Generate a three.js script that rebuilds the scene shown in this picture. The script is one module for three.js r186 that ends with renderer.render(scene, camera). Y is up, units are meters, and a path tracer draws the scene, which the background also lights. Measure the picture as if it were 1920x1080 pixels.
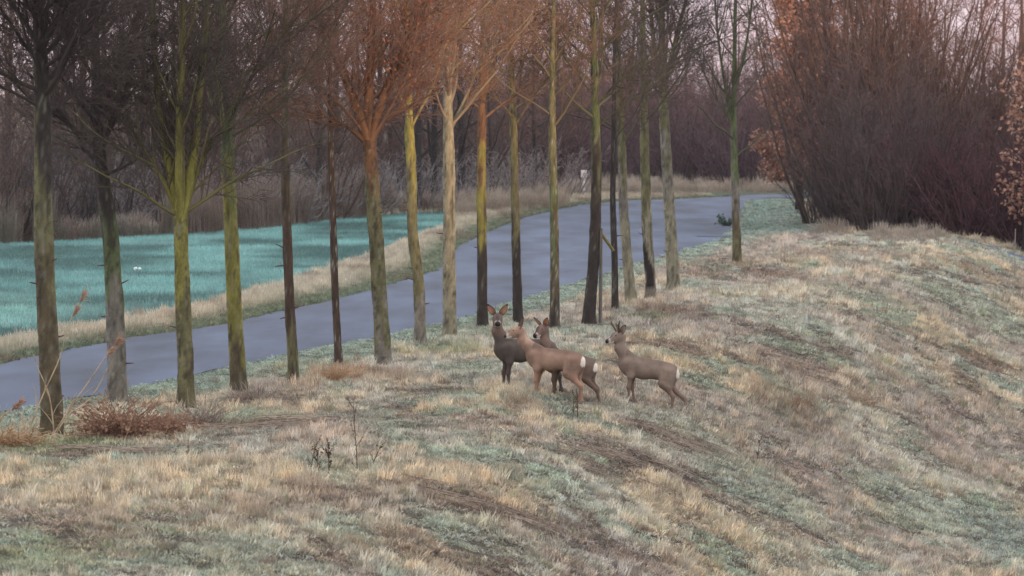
import * as THREE from 'three';
import { mergeGeometries } from 'three/addons/utils/BufferGeometryUtils.js';

// ---------------------------------------------------------------- camera, sky, sun, exposure
const FPX = 11000, CAMH = 5, HORIZON = 164;               // focal length in photo pixels, eye height, horizon row
const PITCH = Math.atan((540 - HORIZON) / FPX);
const scene = new THREE.Scene();
const camera = new THREE.PerspectiveCamera(2 * Math.atan(540 / FPX) * 180 / Math.PI, 16 / 9, 1, 9000);
camera.position.set(0, CAMH, 0);
camera.rotation.set(-PITCH, 0, 0);
camera.focus = 99;
camera.userData.fStop = 5;

const renderer = new THREE.WebGLRenderer({ antialias: true });
renderer.toneMapping = THREE.LinearToneMapping;
renderer.toneMappingExposure = 1.8;
renderer.shadowMap.enabled = true;

{ // pale dawn sky: rose at the horizon, lilac-blue above
  const W = 512, H = 256, data = new Float32Array(W * H * 4);
  const stops = [[-1, .22, .21, .22], [-.02, .42, .35, .38], [0.0, .55, .44, .47], [.05, .56, .49, .55], [.16, .64, .60, .67], [.45, .80, .78, .80], [1, .88, .85, .84]];
  for (let j = 0; j < H; j++) {
    const y = Math.sin(((j + .5) / H - .5) * Math.PI);
    let k = 0; while (k < stops.length - 2 && y > stops[k + 1][0]) k++;
    const a = stops[k], b = stops[k + 1], t = Math.min(1, Math.max(0, (y - a[0]) / (b[0] - a[0])));
    for (let i = 0; i < W; i++) for (let c = 0; c < 4; c++) data[(j * W + i) * 4 + c] = c === 3 ? 1 : a[c + 1] + (b[c + 1] - a[c + 1]) * t;
  }
  const tex = new THREE.DataTexture(data, W, H, THREE.RGBAFormat, THREE.FloatType);
  tex.mapping = THREE.EquirectangularReflectionMapping;
  tex.magFilter = tex.minFilter = THREE.LinearFilter; tex.needsUpdate = true;
  scene.background = tex; scene.environment = tex;
}
// low red sun behind the camera to the right
const SUN_H = new THREE.Vector2(.6, .8), SUN_EL = 4.2 * Math.PI / 180;
const sun = new THREE.DirectionalLight(new THREE.Color().setRGB(1, .60, .35), 2.4);
sun.position.set(SUN_H.x * Math.cos(SUN_EL) * 300, Math.sin(SUN_EL) * 300, SUN_H.y * Math.cos(SUN_EL) * 300);
sun.position.z -= 110; sun.target.position.set(0, 0, -110);
sun.castShadow = true; sun.shadow.radius = 1.2; sun.shadow.mapSize.set(4096, 4096);
Object.assign(sun.shadow.camera, { left: -120, right: 120, top: 60, bottom: -20, near: 1, far: 900 });
scene.add(sun, sun.target);
scene.fog = new THREE.FogExp2(new THREE.Color().setRGB(.92, .86, .95), .00009);

// ---------------------------------------------------------------- helpers
let seed = 7;
const rnd = () => { seed |= 0; seed = seed + 0x6D2B79F5 | 0; let t = Math.imul(seed ^ seed >>> 15, 1 | seed); t = t + Math.imul(t ^ t >>> 7, 61 | t) ^ t; return ((t ^ t >>> 14) >>> 0) / 4294967296; };
const rr = (a, b) => a + (b - a) * rnd();
const clamp = (x, a = 0, b = 1) => x < a ? a : x > b ? b : x;
const smooth = (a, b, x) => { const t = clamp((x - a) / (b - a)); return t * t * (3 - 2 * t); };
const mix = (a, b, t) => a + (b - a) * t;
const mix3 = (a, b, t) => [mix(a[0], b[0], t), mix(a[1], b[1], t), mix(a[2], b[2], t)];
const hash3 = (x, y, z) => { let h = Math.imul(x, 374761393) + Math.imul(y, 668265263) + Math.imul(z, 1274126177) | 0; h = Math.imul(h ^ h >>> 13, 1274126177); return ((h ^ h >>> 16) >>> 0) / 4294967296; };
function vnoise(x, y, z = 0) {
  const ix = Math.floor(x), iy = Math.floor(y), iz = Math.floor(z); let fx = x - ix, fy = y - iy, fz = z - iz;
  fx = fx * fx * (3 - 2 * fx); fy = fy * fy * (3 - 2 * fy); fz = fz * fz * (3 - 2 * fz);
  const l = (k) => mix(mix(hash3(ix, iy, iz + k), hash3(ix + 1, iy, iz + k), fx), mix(hash3(ix, iy + 1, iz + k), hash3(ix + 1, iy + 1, iz + k), fx), fy);
  return fz === 0 ? l(0) : mix(l(0), l(1), fz);
}
const fbm = (x, y, z = 0, o = 4) => { let s = 0, a = .5, n = 0; for (let i = 0; i < o; i++) { s += a * vnoise(x, y, z); n += a; x = x * 2.03 + 17.1; y = y * 2.03 + 5.3; z = z * 2.03; a *= .5; } return s / n; };

const used = new Map();
function numbered(name) { const n = used.get(name) ?? 0; used.set(name, n + 1); return n ? `${name}_${String(n).padStart(3, '0')}` : name; }
function shade(o) { o.traverse((m) => { if (m.isMesh) { m.castShadow = true; m.receiveShadow = true; } }); return o; }
function tag(o, label, category, group, kind) {
  if (label) o.userData.label = label; if (category) o.userData.category = category;
  if (group) o.userData.group = group; if (kind) o.userData.kind = kind;
  return o;
}
function thing(name, label, category, pos, group) {
  const g = new THREE.Group(); g.name = numbered(name); g.position.set(...pos); scene.add(g);
  return tag(g, label, category, group);
}
function part(name, geo, mat, parent, kind) {
  const m = new THREE.Mesh(geo, mat); m.name = name; m.castShadow = m.receiveShadow = true; parent.add(m);
  if (kind) m.userData.kind = kind;
  return m;
}
function structure(name, geo, mat) { const m = part(numbered(name), geo, mat, scene); m.userData.kind = 'structure'; return m; }

// a photo pixel -> direction; the ground it meets gives the distance
const CP = Math.cos(PITCH), SP = Math.sin(PITCH);
function ray(px, py) { const x = (px - 960) / FPX, y = -(py - 540) / FPX; return [x, y * CP - SP, -(CP + y * SP)]; }
function flat(px, py, h = 0) { const r = ray(px, py), t = (h - CAMH) / r[1]; return [r[0] * t, -r[2] * t]; }   // [x, depth] on level ground
function onGround(px, py) {
  const r = ray(px, py); let t = 40;
  for (let i = 0; i < 1200; i++) { const y = CAMH + r[1] * t; if (y <= groundY(r[0] * t, -r[2] * t)) break; t += .25; }
  let a = t - .25, b = t;
  for (let i = 0; i < 12; i++) { const m = (a + b) / 2; if (CAMH + r[1] * m <= groundY(r[0] * m, -r[2] * m)) b = m; else a = m; }
  return [r[0] * b, -r[2] * b];
}
function atDepth(px, py, d) { const r = ray(px, py), t = d / -r[2]; return [r[0] * t, CAMH + r[1] * t, -d]; }

// ---------------------------------------------------------------- layout of the land (x right, d = depth = -z)
const crest = (d) => .14 * d - 14.1;                    // the bank begins to fall away right of this line
function bankDrop(u) {
  if (u <= 0) return 0;
  const s = .42, w = 4.2; let h = u < w ? s * u * u / (2 * w) : s * w / 2 + s * (u - w);
  const floor = 2.35, k = .5; return h < floor - k ? h : h > floor + k ? floor : h - (h - floor + k) ** 2 / (4 * k);
}
function groundY(x, d) {
  const u = x - crest(d); let y = -bankDrop(u);
  const a = smooth(-5.0, -3.9, u) * smooth(45, 55, d) * (1 - smooth(192, 196, d));
  if (a > 0) y += a * ((fbm(x * .35, d * .16, 3.3, 3) - .5) * .34 + (fbm(x * 1.3, d * .8, 8.1, 2) - .5) * .10 * smooth(-3, -1, u));
  return y;
}
const P = (list, h = 0) => list.map(([a, b]) => flat(a, b, h));
const roadNear = P([[-500, 925], [-200, 832], [0, 775], [180, 742], [380, 700], [560, 662], [720, 632], [870, 598], [1050, 540], [1190, 497], [1280, 471], [1350, 451], [1376, 430], [1392, 400], [1402, 378], [1440, 371], [1620, 369]]);
const roadFar = P([[-500, 775], [-200, 722], [0, 683], [242, 634], [376, 616], [462, 599], [617, 564], [720, 538], [815, 508], [858, 462], [910, 436], [975, 411], [1040, 394], [1100, 383], [1180, 376], [1260, 374], [1330, 370.5], [1420, 365.5], [1620, 363.5]]);
const roadPoly = [...roadNear, ...roadFar.slice().reverse()];
const fieldNear = P([[-500, 738], [-200, 685], [0, 645], [240, 602], [400, 573], [540, 532], [700, 481], [800, 440], [850, 424]]);
const fieldFar = P([[-600, 478], [-100, 464], [0, 460], [190, 450], [480, 432], [640, 412], [760, 402], [860, 397]]);
const fieldPoly = [...fieldNear, ...fieldFar.slice().reverse()];
const mintPoly = P([[1384, 432], [1400, 400], [1408, 378], [1480, 352], [1500, 385], [1520, 410], [1600, 436], [1480, 440], [1400, 438]]);
const inPoly = (p, x, y) => { let c = false; for (let i = 0, j = p.length - 1; i < p.length; j = i++) if ((p[i][1] > y) !== (p[j][1] > y) && x < (p[j][0] - p[i][0]) * (y - p[i][1]) / (p[j][1] - p[i][1]) + p[i][0]) c = !c; return c; };
const distLine = (p, x, y) => { let m = 1e9; for (let i = 0; i < p.length - 1; i++) { const ax = p[i][0], ay = p[i][1], bx = p[i + 1][0] - ax, by = p[i + 1][1] - ay, t = clamp(((x - ax) * bx + (y - ay) * by) / (bx * bx + by * by)); m = Math.min(m, Math.hypot(x - ax - bx * t, y - ay - by * t)); } return m; };
const pathY0 = (x) => 197.2 + Math.max(0, x - 9) * .05 - Math.max(0, x - 13) * .55;   // depth of the side path's middle
const onPath = (x, d) => x > 6.5 && Math.abs(d - pathY0(x)) < 1.2;

// ---------------------------------------------------------------- textures (material grain only)
function dataTex(w, h, f, srgb = false) {
  const data = new Uint8Array(w * h * 4);
  for (let j = 0; j < h; j++) for (let i = 0; i < w; i++) { const c = f(i / w, j / h, i, j); const o = (j * w + i) * 4; data[o] = clamp(c[0]) * 255; data[o + 1] = clamp(c[1]) * 255; data[o + 2] = clamp(c[2]) * 255; data[o + 3] = 255; }
  const t = new THREE.DataTexture(data, w, h); t.wrapS = t.wrapT = THREE.RepeatWrapping; t.magFilter = THREE.LinearFilter; t.minFilter = THREE.LinearMipmapLinearFilter; t.generateMipmaps = true;
  if (srgb) t.colorSpace = THREE.SRGBColorSpace; t.needsUpdate = true; return t;
}
function tileNoise(u, v, n, z, o = 4) {   // repeats at 1
  const a = fbm(u * n, v * n, z, o), b = fbm((u - 1) * n, v * n, z, o), c = fbm(u * n, (v - 1) * n, z, o), e = fbm((u - 1) * n, (v - 1) * n, z, o);
  const su = smooth(.6, 1, u), sv = smooth(.6, 1, v); return mix(mix(a, b, su), mix(c, e, su), sv);
}
const barkTex = dataTex(256, 256, (u, v) => { const n = tileNoise(u, v * .5, 10, 1.2, 3), f = Math.abs(tileNoise(u, v * .35, 16, 5.2, 2) - .5) * 2, s = tileNoise(u, v, 30, 9.2, 2); const g = .78 + (n - .5) * .8 + (f - .3) * .3 + (s - .5) * .45; return [g, g, g]; });
const litterTex = dataTex(512, 512, (u, v) => { const n = tileNoise(u, v, 12, 2.2, 5), s = tileNoise(u, v, 70, 7.7, 2); const g = clamp(.55 + (n - .5) * 1.0 + (s - .5) * .8); return [g, g * .97, g * .93]; });
const asphaltTex = dataTex(1024, 1024, (u, v) => {
  const big = tileNoise(u, v, 6, 3.1, 4), worn = tileNoise(u * 1, v * .12, 14, 6.1, 3), fine = hash3(Math.floor(u * 1024), Math.floor(v * 1024), 3), st = tileNoise(u, v, 40, 4.4, 2);
  const g = .60 + (big - .5) * .95 + (worn - .5) * .3 + (fine - .5) * .16 + (st > .66 ? .05 : 0); return [g, g, g];
});

// ---------------------------------------------------------------- ground sheet
const gridAxis = (a, b, step, far) => { const out = []; for (let x = a; x <= b + 1e-6; x += step) out.push(x); let s = step, lo = a, hi = b; const L = [], R = []; while (lo > -far) { s *= 1.6; lo -= s; L.unshift(lo); } s = step; while (hi < far) { s *= 1.6; hi += s; R.push(hi); } return [...L, ...out, ...R]; };
const soilBase = [.070, .052, .038], soilMint = [.085, .115, .075], soilField = [.085, .215, .185];
{
  const xs = gridAxis(-26, 34, .4, 3500), ds = gridAxis(50, 280, .5, 3500), nx = xs.length, nd = ds.length;
  const pos = new Float32Array(nx * nd * 3), col = new Float32Array(nx * nd * 3), uv = new Float32Array(nx * nd * 2), idx = [];
  for (let j = 0; j < nd; j++) for (let i = 0; i < nx; i++) {
    const o = j * nx + i, x = xs[i], d = ds[j];
    pos.set([x, groundY(x, d), -d], o * 3); uv.set([x / 3, d / 3], o * 2);
    const n = fbm(x * .4, d * .3, 1, 3), u = x - crest(d);
    let c = mix3(soilBase, [.115, .09, .065], n);
    c = mix3(c, soilMint, smooth(-2.2, -4.6, u) * .8);
    c = mix3(c, soilMint, smooth(.5, .75, fbm(x * .5, d * .22, 21, 3)) * .6);
    col.set(c, o * 3);
    if (i && j) { const a = o - nx - 1, b = o - nx, e = o - 1; idx.push(a, b, o, a, o, e); }
  }
  const g = new THREE.BufferGeometry();
  g.setAttribute('position', new THREE.BufferAttribute(pos, 3)); g.setAttribute('color', new THREE.BufferAttribute(col, 3)); g.setAttribute('uv', new THREE.BufferAttribute(uv, 2));
  g.setIndex(idx); g.computeVertexNormals();
  structure('ground', g, new THREE.MeshStandardMaterial({ vertexColors: true, map: litterTex, bumpMap: litterTex, bumpScale: .03, roughness: 1 }));
}
function sheet(name, poly, y, mat, uvs) {   // flat sheet with a slightly ragged outline
  const pts = [];
  for (let i = 0; i < poly.length; i++) { const a = poly[i], b = poly[(i + 1) % poly.length], n = Math.max(1, Math.min(60, Math.ceil(Math.hypot(b[0] - a[0], b[1] - a[1]) / .6))); for (let k = 0; k < n; k++) { const x = mix(a[0], b[0], k / n), d = mix(a[1], b[1], k / n), w = (fbm(x * .9, d * .5, 4, 2) - .5) * .4; pts.push(new THREE.Vector2(x + w, d + w * .5)); } }
  const g = new THREE.ShapeGeometry(new THREE.Shape(pts)), p = g.attributes.position, uv = g.attributes.uv;
  for (let i = 0; i < p.count; i++) { const x = p.getX(i), d = p.getY(i); p.setXYZ(i, x, y, -d); uv.setXY(i, x / uvs[0], d / uvs[1]); }
  g.computeVertexNormals();
  const nr = g.attributes.normal; if (nr.getY(0) < 0) { const ix = g.index.array; for (let i = 0; i < ix.length; i += 3) { const t = ix[i]; ix[i] = ix[i + 1]; ix[i + 1] = t; } g.computeVertexNormals(); }
  return structure(name, g, mat);
}
const roadMat = new THREE.MeshStandardMaterial({ color: new THREE.Color().setRGB(.098, .142, .232), map: asphaltTex, bumpMap: asphaltTex, bumpScale: .004, roughness: .8 });
sheet('road', roadPoly, .010, roadMat, [7, 34]);
sheet('field', fieldPoly, .006, new THREE.MeshStandardMaterial({ color: new THREE.Color().setRGB(.165, .375, .355), map: litterTex, bumpMap: litterTex, bumpScale: .05, roughness: 1 }), [4, 9]);
{ // side path leaving the road to the right, down over the bank
  const pos = [], uv = [], idx = []; let k = 0;
  for (let x = 6.2; x <= 32; x += .4) { for (const o of [-1.1, 0, 1.1]) { const d = pathY0(x) + o; pos.push(x, groundY(x, d) + .022, -d); uv.push(x / 9, d / 9); } if (k) { const b = (k - 1) * 3; for (const e of [0, 1]) idx.push(b + e, b + 3 + e, b + 4 + e, b + e, b + 4 + e, b + 1 + e); } k++; }
  const g = new THREE.BufferGeometry(); g.setAttribute('position', new THREE.Float32BufferAttribute(pos, 3)); g.setAttribute('uv', new THREE.Float32BufferAttribute(uv, 2)); g.setIndex(idx); g.computeVertexNormals();
  structure('path', g, roadMat);
}
{ // the rise behind the viewer on the sun's side, which keeps the low sun off the ground; its saddle lets light reach the middle of the tree row
  const ex = SUN_H.y, ez = -SUN_H.x;   // axis across the sunlight
  const prof = (e) => 42.5 + 5 * smooth(150, 195, e) + 1.5 * smooth(80, 95, e) * (1 - smooth(110, 130, e)) - 8.4 * Math.exp(-(((e - 68) / 10.5) ** 4)) + 1.2 * (fbm(e * .06, 1.5, 0, 3) - .5);
  const pos = [], idx = []; const es = []; for (let e = -300; e <= 620; e += 4) es.push(e);
  const rows = [-70, -40, -20, -7, 0, 8, 25, 60, 110], hs = [-.05, .25, .62, .92, 1, .93, .62, .25, -.05];
  es.forEach((e, i) => { const end = smooth(-300, -240, e) * (1 - smooth(560, 620, e)); rows.forEach((r, j) => { const along = 330 + r; pos.push(SUN_H.x * along + ex * e, prof(e) * hs[j] * end - 1.2 + (j && j < 8 ? fbm(e * .1, r * .1, 2, 2) * .4 * end : -2), SUN_H.y * along + ez * e); if (i && j) { const o = i * 9 + j; idx.push(o - 10, o - 9, o, o - 10, o, o - 1); } }); });
  const g = new THREE.BufferGeometry(); g.setAttribute('position', new THREE.Float32BufferAttribute(pos, 3)); g.setIndex(idx); g.computeVertexNormals();
  structure('hill', g, new THREE.MeshStandardMaterial({ color: new THREE.Color().setRGB(.10, .10, .07), roughness: 1, side: THREE.DoubleSide }));
}

// ---------------------------------------------------------------- geometry collector
class MB {
  constructor() { this.p = []; this.c = []; this.u = []; this.i = []; this.n = 0; }
  vert(x, y, z, c, u = 0, v = 0) { this.p.push(x, y, z); this.c.push(c[0], c[1], c[2]); this.u.push(u, v); return this.n++; }
  // tapered tube through pts; col is a colour or f(point, angle, i); the last ring closes to a point
  tube(pts, rad, sides, col, bump) {
    const n = pts.length; let first = this.n, prev = null, vlen = 0;
    let nx = 0, ny = 0, nz = 0;
    for (let k = 0; k < n; k++) {
      const a = pts[Math.max(0, k - 1)], b = pts[Math.min(n - 1, k + 1)];
      let tx = b[0] - a[0], ty = b[1] - a[1], tz = b[2] - a[2]; const tl = Math.hypot(tx, ty, tz) || 1; tx /= tl; ty /= tl; tz /= tl;
      if (!k) { if (Math.abs(tx) < .8) { nx = 1; ny = 0; nz = 0; } else { nx = 0; ny = 0; nz = 1; } }
      const dn = nx * tx + ny * ty + nz * tz; nx -= dn * tx; ny -= dn * ty; nz -= dn * tz; const nl = Math.hypot(nx, ny, nz) || 1; nx /= nl; ny /= nl; nz /= nl;
      const bx = ty * nz - tz * ny, by = tz * nx - tx * nz, bz = tx * ny - ty * nx, p = pts[k], r0 = rad[k];
      if (k) vlen += Math.hypot(p[0] - pts[k - 1][0], p[1] - pts[k - 1][1], p[2] - pts[k - 1][2]);
      if (k === n - 1 && r0 < .0012) { const tip = this.vert(p[0], p[1], p[2], typeof col === 'function' ? col(p, 0, k) : col, 0, vlen); for (let s = 0; s < sides; s++) this.i.push(prev + s, prev + (s + 1) % (this.wrap ? sides + 1 : sides), tip); return; }
      const here = this.n, m = bump ? sides + 1 : sides;
      for (let s = 0; s < m; s++) {
        const an = s / sides * Math.PI * 2, r = bump ? r0 * bump(p, s % sides, an, k) : r0, ca = Math.cos(an) * r, sa = Math.sin(an) * r;
        this.vert(p[0] + nx * ca + bx * sa, p[1] + ny * ca + by * sa, p[2] + nz * ca + bz * sa, typeof col === 'function' ? col(p, s % sides, k) : col, s / sides * 1, vlen);
      }
      if (k) for (let s = 0; s < sides; s++) { const s1 = bump ? s + 1 : (s + 1) % sides; this.i.push(prev + s, prev + s1, here + s1, prev + s, here + s1, here + s); }
      prev = here;
    }
  }
  tri(a, b, c, col) { this.i.push(this.vert(...a, col), this.vert(...b, col), this.vert(...c, col)); }
  quad(a, b, c, d, col) { const o = this.vert(...a, col); this.vert(...b, col); this.vert(...c, col); this.vert(...d, col); this.i.push(o, o + 1, o + 2, o, o + 2, o + 3); }
  geo() {
    const g = new THREE.BufferGeometry(); g.setAttribute('position', new THREE.Float32BufferAttribute(this.p, 3)); g.setAttribute('color', new THREE.Float32BufferAttribute(this.c, 3)); g.setAttribute('uv', new THREE.Float32BufferAttribute(this.u, 2));
    g.setIndex(this.i); g.computeVertexNormals(); return g;
  }
}
const vmat = (o = {}) => new THREE.MeshStandardMaterial({ vertexColors: true, roughness: .95, side: THREE.DoubleSide, ...o });
const barkMat = vmat({ map: barkTex, bumpMap: barkTex, bumpScale: .02 });
const twigMat = vmat(), plantMat = vmat(), leafMat = new THREE.MeshPhysicalMaterial({ vertexColors: true, roughness: 1, side: THREE.DoubleSide, transmission: .25, thickness: 0 });
const norm = (v) => { const l = Math.hypot(...v) || 1; return [v[0] / l, v[1] / l, v[2] / l]; };
const add = (a, b, k = 1) => [a[0] + b[0] * k, a[1] + b[1] * k, a[2] + b[2] * k];
function turnFrom(dir, ang, az) {   // a direction at an angle from dir, round it by az
  const a = Math.abs(dir[1]) < .9 ? [0, 1, 0] : [1, 0, 0];
  const p = norm([dir[1] * a[2] - dir[2] * a[1], dir[2] * a[0] - dir[0] * a[2], dir[0] * a[1] - dir[1] * a[0]]);
  const q = [dir[1] * p[2] - dir[2] * p[1], dir[2] * p[0] - dir[0] * p[2], dir[0] * p[1] - dir[1] * p[0]];
  const c = Math.cos(ang), s = Math.sin(ang), ca = Math.cos(az) * s, sa = Math.sin(az) * s;
  return norm([dir[0] * c + p[0] * ca + q[0] * sa, dir[1] * c + p[1] * ca + q[1] * sa, dir[2] * c + p[2] * ca + q[2] * sa]);
}
function strand(start, dir, len, segs, wob, lift) {   // a wandering polyline
  const pts = [start]; let d = dir, p = start;
  for (let k = 0; k < segs; k++) { d = norm([d[0] + rr(-wob, wob), d[1] + rr(-wob, wob) + lift, d[2] + rr(-wob, wob)]); p = add(p, d, len / segs); pts.push(p); }
  return pts;
}
const taper = (n, r0, r1) => Array.from({ length: n }, (_, i) => mix(r0, r1, i / (n - 1)));
const along = (pts, t) => { const f = t * (pts.length - 1), k = Math.min(pts.length - 2, Math.floor(f)), q = f - k; return [[mix(pts[k][0], pts[k + 1][0], q), mix(pts[k][1], pts[k + 1][1], q), mix(pts[k][2], pts[k + 1][2], q)], norm([pts[k + 1][0] - pts[k][0], pts[k + 1][1] - pts[k][1], pts[k + 1][2] - pts[k][2]])]; };
// side shoots and fine twigs along a limb
function twigsOn(tw, limb, len, r, o) {
  const n2 = Math.round(len * o.per);
  for (let i = 0; i < n2; i++) {
    const t = mix(o.from ?? .12, 1, (i + rnd()) / n2), [p, d] = along(limb, t), l2 = rr(.5, 1.15) * o.len2 * (1.15 - t * .55);
    const s2 = strand(p, turnFrom(d, rr(.45, .95), rnd() * 6.283), l2, 4, .13, o.lift);
    tw.tube(s2, taper(5, Math.max(.005, r * .35 * (1.1 - t)), .002), 3, mix3(o.bark, o.twig, .6));
    const n3 = Math.round(l2 * o.per3);
    for (let k = 0; k < n3; k++) {
      const t3 = mix(.1, 1, (k + rnd()) / n3), [p3, d3] = along(s2, t3), l3 = rr(.5, 1.2) * o.len3;
      const s3 = strand(p3, turnFrom(d3, rr(.35, .9), rnd() * 6.283), l3, 2, .16, o.lift * 1.2);
      tw.tube(s3, [o.fine, o.fine * .8, .0005], 3, mix3(o.twig, o.tip ?? o.twig, rnd()));
      const n4 = o.n4 ?? 2;
      for (let q = 0; q < n4; q++) { const [p4, d4] = along(s3, rr(.2, .95)), l4 = l3 * rr(.35, .75); const s4 = strand(p4, turnFrom(d4, rr(.4, .9), rnd() * 6.283), l4, 1, .1, o.lift); tw.tube(s4, [o.fine * .8, .0005], 3, mix3(o.twig, o.tip ?? o.twig, rnd())); if (o.leaf && rnd() < o.leaf) o.leafAt(s4[1]); }
    }
  }
}
function leafQuad(mb, p, size, col) {
  const a = norm([rr(-1, 1), rr(-1.4, .6), rr(-1, 1)]), b = turnFrom(a, Math.PI / 2, rnd() * 6.28), l = size * rr(.7, 1.4), w = l * .34, m = add(add(p, a, l * .5), turnFrom(a, 1.57, rnd() * 6.28), l * .12), e = add(p, a, l), c = mix3(col[0], col[1], rnd());
  mb.tri(p, add(m, b, w), e, c); mb.tri(p, e, add(m, b, -w), c);
}

// ---------------------------------------------------------------- the row of trees along the road
const C = { moss: [.16, .185, .045], yellow: [.33, .31, .075], olive: [.22, .21, .10], pale: [.37, .35, .24], grey: [.30, .28, .23], brown: [.12, .075, .05], dark: [.062, .052, .044], rust: [.24, .125, .06], umber: [.155, .125, .068], green: [.16, .205, .085] };
const TWIG = { red: [.150, .092, .070], brown: [.105, .075, .060], dark: [.066, .056, .052], warm: [.175, .115, .080] };
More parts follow.
